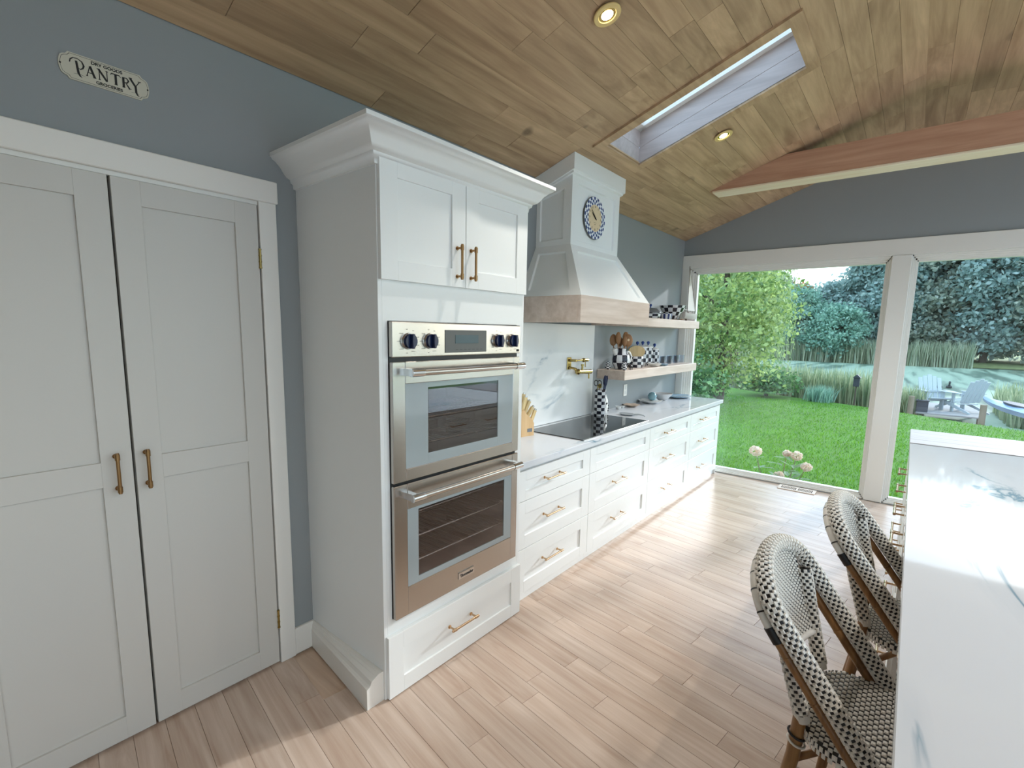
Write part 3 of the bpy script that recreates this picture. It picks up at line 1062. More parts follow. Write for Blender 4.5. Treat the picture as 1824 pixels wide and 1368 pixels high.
def oven_door(z0, z1, g, wn, hz):
    gx0, gx1, gz0, gz1 = g
    wx0, wx1, wz0, wz1 = wn
    f = MB()
    ring(f, .998, 1.850, z0, z1, gx0, gx1, gz0, gz1, OY, .02, .003)
    d = f.build('door', 'steel', ov)
    f = MB()
    ring(f, gx0, gx1, gz0, gz1, wx0, wx1, wz0, wz1, OY + .002, .008, .0008)
    f.build('glass_border', 'grey_glass', d)
    MB().box(wx0, wx1, OY + .004, OY + .008, wz0, wz1).build('window_pane', 'oven_pane', d)
    h = MB()
    hy = OY - .056
    h.cyl((1.075, hy, hz), (1.79, hy, hz), .0145, n=20)
    h.build('handle', 'steel', d, 40)
    for xa, xb in ((1.052, 1.118), (1.745, 1.812)):
        q = MB()
        q.cyl((xa, hy, hz), (xb, hy, hz), .0175, n=20)
        xm = xa + .02 if xa < 1.4 else xb - .02
        q.prism([(xm - .016, OY + .001), (xm + .016, OY + .001), (xm + .012, hy), (xm - .012, hy)], lambda a, b_, c_: (a, b_, c_), hz - .015, hz + .015)
        q.build('handle_end', 'chrome', d, 40)
    return d
oven_door(1.010, 1.537, (1.066, 1.796, 1.066, 1.441), (1.194, 1.675, 1.116, 1.418), 1.493)
dd = oven_door(.377, .997, (1.071, 1.799, .513, .879), (1.133, 1.738, .542, .866), .946)
bd = MB().box(1.385, 1.495, OY - .006, OY + .001, .420, .456, .002).build('badge', 'chrome', dd)
text('Thermador', .022, (1.44, OY - .0064, .437), 'ink', bd, sx=.92)

# ------------------------------------------------------------------ base cabinets
YB = -.596
DIV = [1.911, 2.766, 3.801, 4.826, 5.790]
HC = [2.284, 3.21, 4.208, 5.19]
unit_label = ['white three drawer base cabinet next to the double oven', 'white drawer base cabinet under the cooktop with handleless top front',
              'white drawer base cabinet right of the cooktop, second from the window', 'white drawer base cabinet at the window end of the run']
for i in range(4):
    x0, x1 = DIV[i], DIV[i + 1]
    u = thing('base_cabinet', unit_label[i], 'cabinet', ((x0 + x1) / 2, -.3, 0), 'white base cabinets along the wall')
    q = MB().box(x0 + .0005, x1 - .0005, YB + .021, -.001, .06, .871)
    q.build('carcass', 'white', u)
    MB().box(x0 + .0005, x1 - .0005, YB + .024, YB + .042, 0, .06).build('toe_board', 'white', u)
    for k, (z0, z1, a, b_, hz) in enumerate(((.659, .846, .722, .785, .762), (.354, .655, .436, .574, .521), (.062, .350, .135, .270, .226))):
        o = front(u, 'drawer', x0 + .002, x1 - .002, z0, z1, YB, .092 if i else .096, a, b_)
        if not (i == 1 and k == 0):
            h = MB(); hbar(h, HC[i] - .103, HC[i] + .103, YB, hz, .04, .0058); h.build('handle', 'nickel_gold', o, 35)
tag(MB().box(DIV[4], DIV[4] + .012, YB, -.001, 0, .871, .001).build('end_panel', 'white'), 'white end panel closing the base cabinets by the window', 'panel')
tag(MB().box(1.9115, 5.812, -.626, -.0225, .872, .914, .003).box(3.76, 5.812, -.0225, -.001, .872, .914, .001).build('countertop', 'marble'), 'white veined quartz countertop along the kitchen wall', 'countertop')
tag(MB().box(1.9115, 3.757, -.021, -.0005, .9145, 1.742, .002).build('backsplash_slab', 'marble_wall'), 'tall veined quartz splash slab behind the cooktop', 'backsplash')

# cooktop
ck = thing('cooktop', 'black glass cooktop with steel front trim in the countertop', 'cooktop', (3.23, -.33, .9145))
MB().box(2.688, 3.772, -.575, -.088, .9145, .921, .001).build('glass', 'black_glass', ck)
MB().box(2.684, 3.776, -.588, -.575, .9142, .9225, .002).build('front_trim', 'chrome', ck)
MB().box(2.684, 3.776, -.088, -.082, .9142, .9215, .001).build('rear_trim', 'chrome', ck)

# ------------------------------------------------------------------ range hood
hd = thing('range_hood', 'white panelled range hood with pale wood band rising to the ceiling', 'range hood', (3.19, -.27, 1.742))
HX0, HX1, HY = 2.636, 3.742, -.55
wbm = MB().box(HX0, HX1, HY, HY + .03, 1.742, 1.928, .003).box(HX0, HX0 + .03, HY + .03, -.001, 1.742, 1.928, .003).box(HX1 - .03, HX1, HY + .03, -.001, 1.742, 1.928, .003)
wbm.build('wood_band', 'pale_wood', hd)
MB().box(HX0 + .03, HX1 - .03, HY + .03, -.001, 1.775, 1.79).build('filter_plate', 'steel', hd)
def panel_face(mb, q, mg, dep):
    """A quad with a frame left proud and the middle sunk by dep."""
    A, B, C_, D_ = [Vector(p) for p in q]
    nrm = (B - A).cross(D_ - A).normalized()
    def P(u, v):
        return (A * (1 - u) + B * u) * (1 - v) + (D_ * (1 - u) + C_ * u) * v
    l, r, bt, tp = mg
    o = [A, B, C_, D_]
    i1 = [P(l, bt), P(1 - r, bt), P(1 - r, 1 - tp), P(l, 1 - tp)]
    cen = sum(i1, Vector()) / 4
    i2 = [p + (cen - p).normalized() * dep * .7 - nrm * dep for p in i1]
    mb.add(o + i1 + i2, [(k, (k + 1) % 4, 4 + (k + 1) % 4, 4 + k) for k in range(4)] + [(4 + k, 4 + (k + 1) % 4, 8 + (k + 1) % 4, 8 + k) for k in range(4)] + [(8, 9, 10, 11)])
CX0, CX1, CY = 2.842, 3.563, -.315
ZB, ZT = 1.928, 2.312
sh = MB()
i_ = .004
A, B, C_, D_ = (HX0 + i_, HY + i_, ZB), (HX1 - i_, HY + i_, ZB), (CX1, CY, ZT), (CX0, CY, ZT)
panel_face(sh, (A, B, C_, D_), (.10, .10, .10, .12), .014)
panel_face(sh, ((HX0 + i_, -.001, ZB), A, D_, (CX0, -.001, ZT)), (.14, .16, .12, .14), .014)
panel_face(sh, (B, (HX1 - i_, -.001, ZB), (CX1, -.001, ZT), C_), (.14, .16, .12, .14), .014)
sh.add([A, B, (HX1 - i_, -.001, ZB), (HX0 + i_, -.001, ZB)], [(0, 1, 2, 3)])
sh.build('shroud', 'white', hd, recalc=False)
ch = MB()
zf, zw = zc(CY) - .02, zc(0) - .02
panel_face(ch, ((CX0, CY, ZT), (CX1, CY, ZT), (CX1, CY, zf), (CX0, CY, zf)), (.115, .10, .06, .26), .013)
panel_face(ch, ((CX0, -.001, ZT), (CX0, CY, ZT), (CX0, CY, zf), (CX0, -.001, zw)), (.11, .22, .075, .30), .013)
panel_face(ch, ((CX1, CY, ZT), (CX1, -.001, ZT), (CX1, -.001, zw), (CX1, CY, zf)), (.22, .11, .075, .30), .013)
ch.build('chimney', 'white', hd, recalc=False)
cpm = MB()
def capbox(x0, x1, y0, y1, h0, h1):
    cpm.add([(x, yy, zc(yy) + h) for x in (x0, x1) for yy in (y0, y1) for h in (h0, h1)],
            [(0, 1, 3, 2), (4, 6, 7, 5), (0, 4, 5, 1), (2, 3, 7, 6), (0, 2, 6, 4), (1, 5, 7, 3)])
capbox(CX0 - .032, CX1 + .032, -.001, CY - .032, -.112, -.002)
capbox(CX0 - .018, CX1 + .018, -.001, CY - .018, -.126, -.112)
cpm.build('cap', 'white', hd)

# wall clock on the hood
ckx, ckz, cky, rr = 3.170, 2.548, CY + .0125, .158
cl = thing('wall_clock', 'round wall clock with blue checkered rim on the range hood', 'clock', (ckx, cky, ckz))
Mrot = Matrix.Translation((ckx, cky, ckz)) @ Matrix.Rotation(PI / 2, 4, 'X')
MB().lathe([(rr * .97, 0), (rr, .004), (rr, .012), (rr * .985, .016)], (0, 0, 0), 48).xform(Mrot).build('rim', 'display', cl, 40)
MB().lathe([(rr * .62, .0172), (rr * .98, .0165)], (0, 0, 0), 72).xform(Mrot).build('checkered_band', 'check_clock', cl)
MB().lathe([(.0002, .0180), (rr * .625, .0178), (rr * .63, .016)], (0, 0, 0), 48).xform(Mrot).build('dial', 'clock_face', cl)
hm = MB()
def hand(ang, ln, w, z):
    d = Vector((math.sin(ang), math.cos(ang), 0)); nn = Vector((d.y, -d.x, 0))
    p = [d * -.018 + nn * w, d * ln * .5 + nn * w * .8, d * ln, d * ln * .5 - nn * w * .8, d * -.018 - nn * w]
    hm.prism([(q.x, q.y) for q in p], lambda a, b_, c_: (a, b_, c_), z, z + .001)
hand(math.radians(-47), .100, .0042, .022)
hand(math.radians(-56), .066, .0056, .0205)
hm.cyl((0, 0, .017), (0, 0, .025), .005, n=12)
hm.xform(Mrot).build('hands', 'ink', cl)
nm_ = MB()
for k in range(12):
    a = k * PI / 6
    d = Vector((math.sin(a), math.cos(a), 0)); nn = Vector((d.y, -d.x, 0))
    for off in (-.004, .004) if k % 3 else (-.006, 0, .006):
        p0, p1 = d * .076 + nn * off, d * .092 + nn * off
        nm_.prism([(q.x, q.y) for q in (p0 + nn * .0009, p1 + nn * .0009, p1 - nn * .0009, p0 - nn * .0009)], lambda a_, b_, c_: (a_, b_, c_), .0178, .0184)
nm_.box(-.022, .020, -.034, -.0325, .0178, .0184).box(-.003, .004, -.050, -.042, .0178, .0184)
nm_.xform(Mrot).build('numeral_marks', 'ink', cl)

# ------------------------------------------------------------------ shelves, outlet, pot filler
def shelf(z0, z1, label):
    m_ = MB().box(3.862, 5.772, -.292, -.001, z0, z1, .004)
    return tag(m_.build('floating_shelf', 'pale_wood'), label, 'shelf')
shelf(1.243, 1.333, 'lower pale wood floating shelf holding the checkered jug')
shelf(1.744, 1.831, 'upper pale wood floating shelf beside the range hood')
ot = thing('wall_outlet', 'white wall outlet plate below the lower shelf', 'outlet', (4.475, -.001, 1.02))
MB().box(4.437, 4.513, -.007, -.0005, 1.018, 1.142, .002).build('plate', 'trim_white', ot)
for z in (1.055, 1.105):
    MB().box(4.458, 4.492, -.009, -.006, z - .015, z + .015, .003).build('socket', 'china', ot)
pf_ = thing('pot_filler', 'brass folding pot filler tap on the quartz slab', 'tap', (3.33, -.021, 1.41))
MB().box(3.300, 3.362, -.030, -.0215, 1.355, 1.460, .003).build('wall_plate', 'brass_bright', pf_)
q = MB(); q.cyl((3.33, -.03, 1.435), (3.33, -.10, 1.435), .011, n=14); q.cyl((3.33, -.085, 1.435), (3.47, -.085, 1.435), .008, n=14)
q.ball((3.47, -.085, 1.435), .019, 16); q.cyl((3.47, -.085, 1.435), (3.545, -.085, 1.432), .017, .013, n=16)
q.build('upper_valve', 'brass_bright', pf_, 40)
q = MB(); q.cyl((3.50, -.085, 1.43), (3.505, -.085, 1.372), .004, n=10); q.build('lever', 'brass_bright', pf_, 40)
q = MB(); q.cyl((3.33, -.03, 1.372), (3.345, -.075, 1.366), .010, n=14); q.cyl((3.345, -.075, 1.366), (3.36, -.10, 1.338), .013, n=14); q.ball((3.36, -.10, 1.338), .026, 16)
q.cyl((3.36, -.10, 1.338), (3.575, -.10, 1.330), .020, .021, n=18)
q.build('folding_arm', 'brass_bright', pf_, 40)
q = MB(); q.cyl((3.43, -.10, 1.345), (3.43, -.10, 1.395), .009, n=12); q.cyl((3.43, -.10, 1.385), (3.43, -.10, 1.402), .013, n=14); q.build('joint', 'brass_bright', pf_, 40)
q = MB(); q.cyl((3.545, -.10, 1.325), (3.545, -.10, 1.268), .0075, n=12); q.build('spout', 'brass_bright', pf_, 40)

# floor register
vt = thing('floor_vent', 'pale floor register with slotted grille in front of the window', 'vent', (5.78, -1.48, 0))
VX0, VX1, VY0, VY1 = 5.69, 5.858, -1.30, -1.66
q = MB(); q.box(VX0, VX0 + .035, VY1, VY0, .0, .008, .002).box(VX1 - .035, VX1, VY1, VY0, .0, .008, .002).box(VX0 + .035, VX1 - .035, VY0 - .03, VY0, 0, .008).box(VX0 + .035, VX1 - .035, VY1, VY1 + .03, 0, .008).box(VX0 + .035, VX1 - .035, -1.495, -1.475, 0, .008)
q.build('frame', 'vent', vt)
MB().box(VX0 + .034, VX1 - .034, VY1 + .03, VY0 - .03, .0, .001).build('duct_shade', 'shade_black', vt)  # dark sheet painted in for the shade below the slats
for a, b_ in ((VY1 + .03, -1.495), (-1.475, VY0 - .03)):
    for k in range(1, 10):
        yy = a + (b_ - a) * k / 10
        MB().box(VX0 + .033, VX1 - .033, yy - .0028, yy + .0028, .001, .007).build('slat', 'vent', vt)

# ------------------------------------------------------------------ island
IY0, IY1, IX0, IX1 = -2.372, -3.75, .30, 4.318
tag(MB().box(IX0, IX1, IY1, IY0, .874, .914, .003).build('island_countertop', 'marble'), 'glossy veined quartz island countertop at the right edge', 'countertop')
isl = thing('kitchen_island', 'white island base with metal pulls under the quartz top', 'island', (2.3, -3.0, 0))
MB().box(2.30, IX1 - .01, IY1 + .05, -2.392, .08, .8735).box(IX0 + .05, 2.30, IY1 + .05, -2.76, .08, .8735).build('body', 'white', isl)
MB().box(2.32, IX1 - .03, IY1 + .08, -2.43, 0, .08).box(IX0 + .08, 2.32, IY1 + .08, -2.80, 0, .08).build('plinth', 'white', isl)
ix = [2.305, 2.80, 3.30, 3.80, 4.30]
for k in range(4):
    a, b = ix[k] + .002, ix[k + 1] - .002
    for z0, z1 in ((.64, .865), (.36, .635), (.09, .355)):
        m_ = MB(); ring(m_, a, b, z0, z1, a + .07, b - .07, z0 + .06, z1 - .06, -2.374, .018)
        # the ring faces -Y; mirror it to face the aisle
        m_.v = [(x, -2.374 - (y + 2.374), z) for x, y, z in m_.v]
        d = m_.build('drawer', 'white', isl)
        MB().box(a + .066, b - .066, -2.391, -2.384, z0 + .056, z1 - .056).build('panel', 'white', d)
        h = MB(); xc = (a + b) / 2; zz = (z0 + z1) / 2
        h.cyl((xc - .1, -2.334, zz), (xc + .1, -2.334, zz), .0058, n=12)
        for xx in (xc - .082, xc + .082):
            h.cyl((xx, -2.376, zz), (xx, -2.334, zz), .005, n=10); h.cyl((xx - .012, -2.334, zz), (xx + .012, -2.334, zz), .0075, n=12)
        h.build('handle', 'nickel_gold', d, 35)
# bleached wooden table butted up to the far end of the island
tb = thing('console_table', 'pale bleached wood console table beyond the far end of the island', 'table', (4.7, -3.0, 0))
for k in range(4):
    a = 4.352 + k * .176
    MB().box(a, a + .1745, -3.75, IY0, .876, .915, .002).build('top_board', 'bleached', tb)
MB().box(4.37, 5.035, -3.70, -2.42, .80, .876, .002).build('apron', 'bleached', tb)
MB().box(4.3195, 4.3515, -3.75, IY0, .85, .909).build('gap_shade_strip', 'black', tb)  # black strip standing in for shade in the gap to the island
for x in (4.38, 4.965):
    for y in (-3.69, -2.49):
        MB().box(x, x + .06, y, y + .06, 0, .80, .004).build('leg', 'bleached', tb)

# ------------------------------------------------------------------ woven bistro stools
def weave_cells(mb, fn, nu, nv, parity=0, h=.0032, su=1.30, sv=1.06, cells=None):
    """raised white cells on a checker grid over surface fn(u,v)->(pos,normal), u,v in 0..1"""
    for i in range(nu):
        for j in range(nv):
            if (i + j + parity) % 2:
                continue
            u0, v0 = (i + .5) / nu, (j + .5) / nv
            if cells and not cells(u0, v0):
                continue
            hu, hv = su * .5 / nu, sv * .5 / nv
            vs = []
            for du, dv in ((-1, -1), (1, -1), (1, 1), (-1, 1)):
                p, n_ = fn(u0 + du * hu, v0 + dv * hv)
                vs.append(p - n_ * .0006)
            for du, dv in ((-.62, -.62), (.62, -.62), (.62, .62), (-.62, .62)):
                p, n_ = fn(u0 + du * hu, v0 + dv * hv)
                vs.append(p + n_ * h)
            mb.add(vs, [(4, 5, 6, 7)] + [(k, (k + 1) % 4, 4 + (k + 1) % 4, 4 + k) for k in range(4)])

def make_stool():
    t = empty('bistro_stool')
    SZ = .64
    # hoop path
    pts = []
    aF, bF, zF, bS, zS, bT, zT, w = .208, -.065, .622, .184, .954, .260, 1.054, .209
    SB = -.09
    for k in range(15):
        f = k / 14
        pts.append(Vector((-(aF + (w - aF) * f), bF + (bS - bF) * f, zF + (zS - zF) * f)))
    for k in range(1, 24):
        a = PI * k / 24
        # blend the straight arm direction into the arch
        sn = math.sin(a)
        pts.append(Vector((-w * math.cos(a), bS + (bT - bS) * sn + .03 * math.sin(2 * a) * 0, zS + (zT - zS) * sn)))
    pts += [Vector((-p.x, p.y, p.z)) for p in reversed(pts[:15])]
    # smooth the joins
    for _ in range(3):
        pts = [pts[0]] + [(pts[i - 1] + pts[i] * 2 + pts[i + 1]) / 4 for i in range(1, len(pts) - 1)] + [pts[-1]]
    Ls = [0]
    for i in range(1, len(pts)):
        Ls.append(Ls[-1] + (pts[i] - pts[i - 1]).length)
    def at(f):
        d = min(max(f, 0), 1) * Ls[-1]
        i = min(max(int(np.searchsorted(Ls, d)) - 1, 0), len(pts) - 2)
        g = (d - Ls[i]) / (Ls[i + 1] - Ls[i])
        p = pts[i].lerp(pts[i + 1], g)
        a, b = pts[max(i - 1, 0)], pts[min(i + 2, len(pts) - 1)]
        return p, (b - a).normalized()
    upv = Vector((0, -.72, .70))
    R1 = .0215
    def tube_fn(path, R, ref, e=1.0):
        def fn(u, v):
            p, d = path(u)
            x = (ref - d * ref.dot(d)).normalized()
            y = d.cross(x)
            a = 2 * PI * v
            n_ = x * math.cos(a) * e + y * math.sin(a)
            return p + n_ * R, n_
        return fn
    fn = tube_fn(at, R1, upv)
    core = MB().tube([at(k / 60)[0] for k in range(61)], R1 - .001, 12)
    hoop = core.build('hoop', 'weave_black', t, 60)
    wv = MB(); weave_cells(wv, fn, 142, 13 + 1)
    tag(wv.build('woven_wrap', 'weave_white', hoop, recalc=False), kind='stuff')
    # bare rattan rail under the hoop
    def rail(f):
        p, d = at(f)
        return p + Vector((-.006 * (1 if p.x > 0 else -1), .022, -.033))
    for f0, f1 in ((0.015, .30), (.70, .985)):
        rp = [rail(f0 + (f1 - f0) * k / 20) for k in range(21)]
        ro = MB().tube(rp, .0125, 10).build('side_rail', 'rattan', t, 60)
        for g in (.12, .5, .8):
            i = int(g * 20); d = (rp[i + 1] - rp[i]).normalized()
            MB().cyl(rp[i] - d * .003, rp[i] + d * .003, .0138, n=12).build('cane_node', 'rattan', ro, 60)
        i = 20 if f0 < .5 else 0
        d = (rp[1] - rp[0]).normalized() if f0 > .5 else (rp[20] - rp[19]).normalized()
        sg_ = 1 if f0 < .5 else -1
        MB().cyl(rp[i] - d * sg_ * .038, rp[i] + d * sg_ * .004, .0155, n=14).build('binding', 'weave_black', t, 60)
    wr = MB().tube([rail(.30 + .40 * k / 40) for k in range(41)], .0132, 10).build('wrapped_rail', 'weave_white', t, 60)
    for k in range(9):
        pk = rail(.33 + .34 * k / 8); dk_ = (rail(.335 + .34 * k / 8) - pk).normalized()
        MB().cyl(pk - dk_ * .002, pk + dk_ * .002, .0137, n=12).build('binding', 'weave_black', wr, 60)
    # back panel
    wp = .168
    def back(u, v):
        a = (u - .5) * 2 * wp
        sq_ = math.sqrt(max(0, 1 - (a / .216) ** 2))
        bow = .030 * (1 - (a / wp) ** 2)
        lo_ = Vector((a * .86, .142 + bow, .765))
        hi_ = Vector((a, bS + (bT - bS) * sq_ - .004, zS + (zT - zS) * sq_ - .016))
        return lo_.lerp(hi_, v) + Vector((0, bow * .6 * v * (1 - v), 0)), Vector((-a * .9, -1, .22)).normalized()
    bp = MB()
    nu, nv = 16, 14
    for sgn in (0, 1):
        base = len(bp.v)
        vs = []
        for i in range(nu + 1):
            for j in range(nv + 1):
                p, n_ = back(i / nu, j / nv)
                vs.append(p + n_ * (-.003 if sgn else .003))
        bp.add(vs, [(i * (nv + 1) + j, (i + 1) * (nv + 1) + j, (i + 1) * (nv + 1) + j + 1, i * (nv + 1) + j + 1) for i in range(nu) for j in range(nv)])
    bo = bp.build('back_panel', 'weave_black', t, 60)
    wv = MB()
    weave_cells(wv, lambda u, v: (back(u, v)[0] + back(u, v)[1] * .004, back(u, v)[1]), 34, 34, 0, .0022, 1.22, .92)
    weave_cells(wv, lambda u, v: (back(u, v)[0] - back(u, v)[1] * .004, -back(u, v)[1]), 34, 34, 1, .0022, 1.22, .92)
    tag(wv.build('woven_cane', 'weave_white', bo, recalc=False), kind='stuff')
    MB().tube([back(k / 16, 0)[0] for k in range(17)], .011, 8).build('lower_rail', 'weave_white', t, 60)
    # back uprights, wrapped in cane above the seat, bare below, run into the rear legs
    for sx in (-1, 1):
        up = [Vector((sx * .170, .188, .945)), Vector((sx * .158, .158, .82)), Vector((sx * .140, .118, .668))]
        def upath(f, up=up):
            g = f * 2
            i = min(int(g), 1)
            p = up[i].lerp(up[i + 1], g - i)
            return p, (up[2] - up[0]).normalized()
        uo = MB().tube([upath(k / 8)[0] for k in range(9)], .018, 10).build('back_upright', 'weave_black', t, 60)
        wv = MB(); weave_cells(wv, tube_fn(upath, .0185, Vector((0, -1, 0))), 26, 12)
        tag(wv.build('woven_wrap', 'weave_white', uo, recalc=False), kind='stuff')
        leg = MB().tube([Vector((sx * .141, .120, .68)), Vector((sx * .146, .128, .55)), Vector((sx * .172, .172, .25)), Vector((sx * .185, .195, 0))], [.0165, .017, .017, .016], 12)
        lo = leg.build('leg', 'rattan', t, 60)
        MB().cyl((sx * .139, .116, .655), (sx * .141, .120, .676), .0195, n=14).build('binding', 'weave_white', lo, 60)
        for zb in (.612, .590):
            MB().tube([Vector((sx * .143 + .021 * math.cos(a), .124 + .021 * math.sin(a), zb + .006 * math.sin(a))) for a in [2 * PI * k / 14 for k in range(14)]], .0032, 6, True).build('binding', 'weave_black' if zb > .6 else 'weave_white', lo, 60)
        fl = MB().tube([Vector((sx * .165, -.245, .625)), Vector((sx * .178, -.262, .3)), Vector((sx * .188, -.275, 0))], .016, 12).build('leg', 'rattan', t, 60)
        MB().cyl((sx * .18, -.263, .265), (sx * .18, -.263, .29), .0185, n=12).build('binding', 'weave_black', fl, 60)
        MB().cyl((sx * .173, .172, .24), (sx * .18, -.263, .27), .013, n=12).build('stretcher', 'rattan', t, 60)
        MB().cyl((sx * .172, .165, .28), (sx * .168, -.16, .61), .012, n=12).build('brace', 'rattan', t, 60)
    MB().cyl((-.174, .176, .22), (.174, .176, .22), .013, n=12).build('stretcher', 'rattan', t, 60)
    MB().cyl((-.18, -.264, .25), (.18, -.264, .25), .014, n=12).build('foot_rail', 'rattan', t, 60)
    # seat: rounded square
    def outline(a, k=1.0):
        ca_, sa = math.cos(a), math.sin(a)
        e = .42
        x = .208 * k * math.copysign(abs(ca_) ** e, ca_)
        y = .208 * k * math.copysign(abs(sa) ** e, sa)
        return x * (1.0 - .06 * (y / .2)), y
    st = MB()
    N = 40
    vs = [Vector((*outline(2 * PI * k / N, kk), z)) + Vector((0, SB, 0)) for kk, z in ((.93, SZ - .03), (1.0, SZ - .018), (1.0, SZ - .006), (.96, SZ)) for k in range(N)]
    fs = [(q * N + k, q * N + (k + 1) % N, (q + 1) * N + (k + 1) % N, (q + 1) * N + k) for q in range(3) for k in range(N)]
    fs += [tuple(range(N)), tuple(range(3 * N, 4 * N))]
    so = st.add(vs, fs).build('seat', 'weave_black', t, 50)
    def inside(u, v):
        x, y = (u - .5) * .42, (v - .5) * .42
        return (abs(x) / .205) ** 4.6 + (abs(y) / .205) ** 4.6 < 1.0
    wv = MB()
    weave_cells(wv, lambda u, v: (Vector(((u - .5) * .42 * (1 - .06 * (v - .5) * 2), (v - .5) * .42 + SB, SZ + .0008)), Vector((0, 0, 1))), 36, 36, 0, .0026, 1.24, .92, cells=inside)
    def edge(u, v):
        x, y = outline(2 * PI * u, 1.002)
        return Vector((x, y + SB, SZ - .028 + .028 * v)), Vector((x, y, .05)).normalized()
    weave_cells(wv, edge, 118, 2, 0, .002)
    tag(wv.build('woven_cane', 'weave_white', so, recalc=False), kind='stuff')
    return t
stool = make_stool()
stool2 = copy_tree(stool)
stool.location = (1.299, -2.313, 0); stool.rotation_euler = (0, 0, -.017)
stool2.location = (1.954, -2.410, 0); stool2.rotation_euler = (0, 0, -.03)
tag(stool, 'black and white woven rattan stool nearest the camera at the island', 'stool', 'woven bistro stools at the island')
tag(stool2, 'farther black and white woven rattan stool, behind the nearest one', 'stool', 'woven bistro stools at the island')

# ------------------------------------------------------------------ things on the countertop
CT = .914
# knife block
kb = thing('knife_block', 'light wood knife block in the corner by the oven cabinet', 'knife block', (2.55, -.15, CT))
RKB = Matrix.Translation((2.555, -.15, CT)) @ Matrix.Rotation(math.radians(-12), 4, 'Z')
m_ = MB()
m_.prism([(-.075, 0), (.052, 0), (.052, .092), (.030, .125), (-.02, .165), (-.045, .20), (-.085, .185)], lambda a, b, c: (a, c, b), -.05, .05)
m_.xform(RKB).build('block', 'block_wood', kb)
pl = MB().box(-.012, .034, -.0515, -.0495, .030, .056, .0005)
pl.xform(RKB).build('label_plate', 'grey_lid', kb)
kn = [(-.070, -.034, .185, -.01, .12), (-.066, .000, .19, .01, .135), (-.060, .034, .185, .05, .11), (-.040, -.030, .178, .16, .10), (-.034, .006, .176, .22, .10), (-.006, -.026, .150, .34, .085), (.012, .010, .138, .42, .085), (.026, -.028, .108, .10, .095)]
for i, (a, c, z, lean, ln) in enumerate(kn):
    d = Vector((.30 + lean, -.06, 1)).normalized()
    p = Vector((a + .012, c, z - .012))
    k_ = thing('kitchen_knife', ['wooden handled knife standing tallest at the back of the block', 'wooden handled knife second from the back of the block', 'wooden handled knife at the far corner of the block', 'wooden handled knife in the middle row of the block, near side', 'wooden handled knife in the middle row of the block, far side', 'pale handled knife leaning right in the front row of the block', 'pale handled knife leaning farthest out of the block', 'small wooden handled knife lowest on the front of the block'][i], 'knife', (2.55, -.15, CT), 'knives in the block')
    m_ = MB()
    s_ = d.cross(Vector((0, 1, 0))).normalized()
    q = []
    for f, wd in ((0, .010), (.35, .012), (.8, .011), (1, .013)):
        for sa, sb in ((-1, -1), (1, -1), (1, 1), (-1, 1)):
            q.append(p + d * ln * f + s_ * wd * sa + Vector((0, 1, 0)) * .008 * sb)
    m_.add(q, [(0, 1, 2, 3), (15, 14, 13, 12)] + [(r * 4 + k, r * 4 + (k + 1) % 4, r * 4 + 4 + (k + 1) % 4, r * 4 + 4 + k) for r in range(3) for k in range(4)])
    m_.xform(RKB).build('handle', 'knife_wood', k_)
    m_ = MB(); m_.cyl(p + d * ln, p + d * (ln + .012), .0095, n=10); m_.cyl(p - d * .012, p + d * .002, .011, n=10)
    m_.xform(RKB).build('bolster', 'chrome', k_, 40)

# checkered utensil crock, its tools, the painted jar
cr_ = MB().lathe([(.040, 0), (.050, .004), (.052, .012), (.051, .236), (.053, .242), (.049, .246), (.046, .236), (.046, .02), (.0005, .018)], (3.705, -.135, CT), 32)
tag(cr_.build('utensil_crock', 'check_bw_tall', None, 40), 'tall black and white checkered crock behind the cooktop', 'crock')
def tool(name, label, p0, p1, r, head, mat, hmat, group=None):
    t = thing(name, label, 'utensil', p0, group)
    MB().cyl(p0, p1, r, r * .8, n=10).build('handle', mat, t, 40)
    d = (Vector(p1) - Vector(p0)).normalized()
    x, y_ = MB().frame_of(d)
    h = MB()
    kind, sz = head
    if kind == 'ring':
        for sgn in (-1, 1):
            c0 = Vector(p1) + x * sgn * sz * .9 + d * sz
            h.tube([c0 + (x * math.cos(a) + d * math.sin(a) * 1.3) * sz for a in [2 * PI * k / 12 for k in range(12)]], .004, 6, True)
    else:
        ax, ay, az = sz
        b = MB().ball((0, 0, 0), 1, 12)
        for p in b.v:
            pass
        h.add([Vector(p1) + d * (az * .8) + x * p[0] * ax + y_ * p[1] * ay + d * p[2] * az for p in b.v], b.f)
    h.build('head', hmat, t, 60)
    return t
G1 = 'tools in the checkered crock'
tool('scissors', 'scissors with ochre and black rings in the checkered crock', (3.69, -.125, CT + .03), (3.680, -.120, CT + .285), .006, ('ring', .020), 'gold_scissor', 'black', G1)
tool('spatula', 'short ochre headed spatula in the checkered crock', (3.71, -.125, CT + .03), (3.722, -.118, CT + .258), .006, ('flat', (.020, .008, .022)), 'utensil_wood', 'gold_scissor', G1)
tool('serving_spoon', 'dark blue spoon in the crock, left of the other blue spoon', (3.715, -.15, CT + .03), (3.775, -.135, CT + .285), .008, ('flat', (.017, .010, .05)), 'knob_blue', 'knob_blue', G1)
tool('serving_spoon', 'dark blue spoon leaning farthest right in the crock', (3.725, -.14, CT + .03), (3.825, -.120, CT + .268), .008, ('flat', (.015, .010, .06)), 'knob_blue', 'knob_blue', G1)
jr = thing('painted_jar', 'white ceramic jar with dark painted marks beside the crock', 'jar', (3.845, -.085, CT))
MB().lathe([(.040, 0), (.050, .01), (.054, .07), (.050, .135), (.040, .160), (.036, .175), (.040, .182), (.034, .184), (.030, .16), (.0004, .15)], (3.845, -.085, CT), 28).build('body', 'china', jr, 50)
m_ = MB()
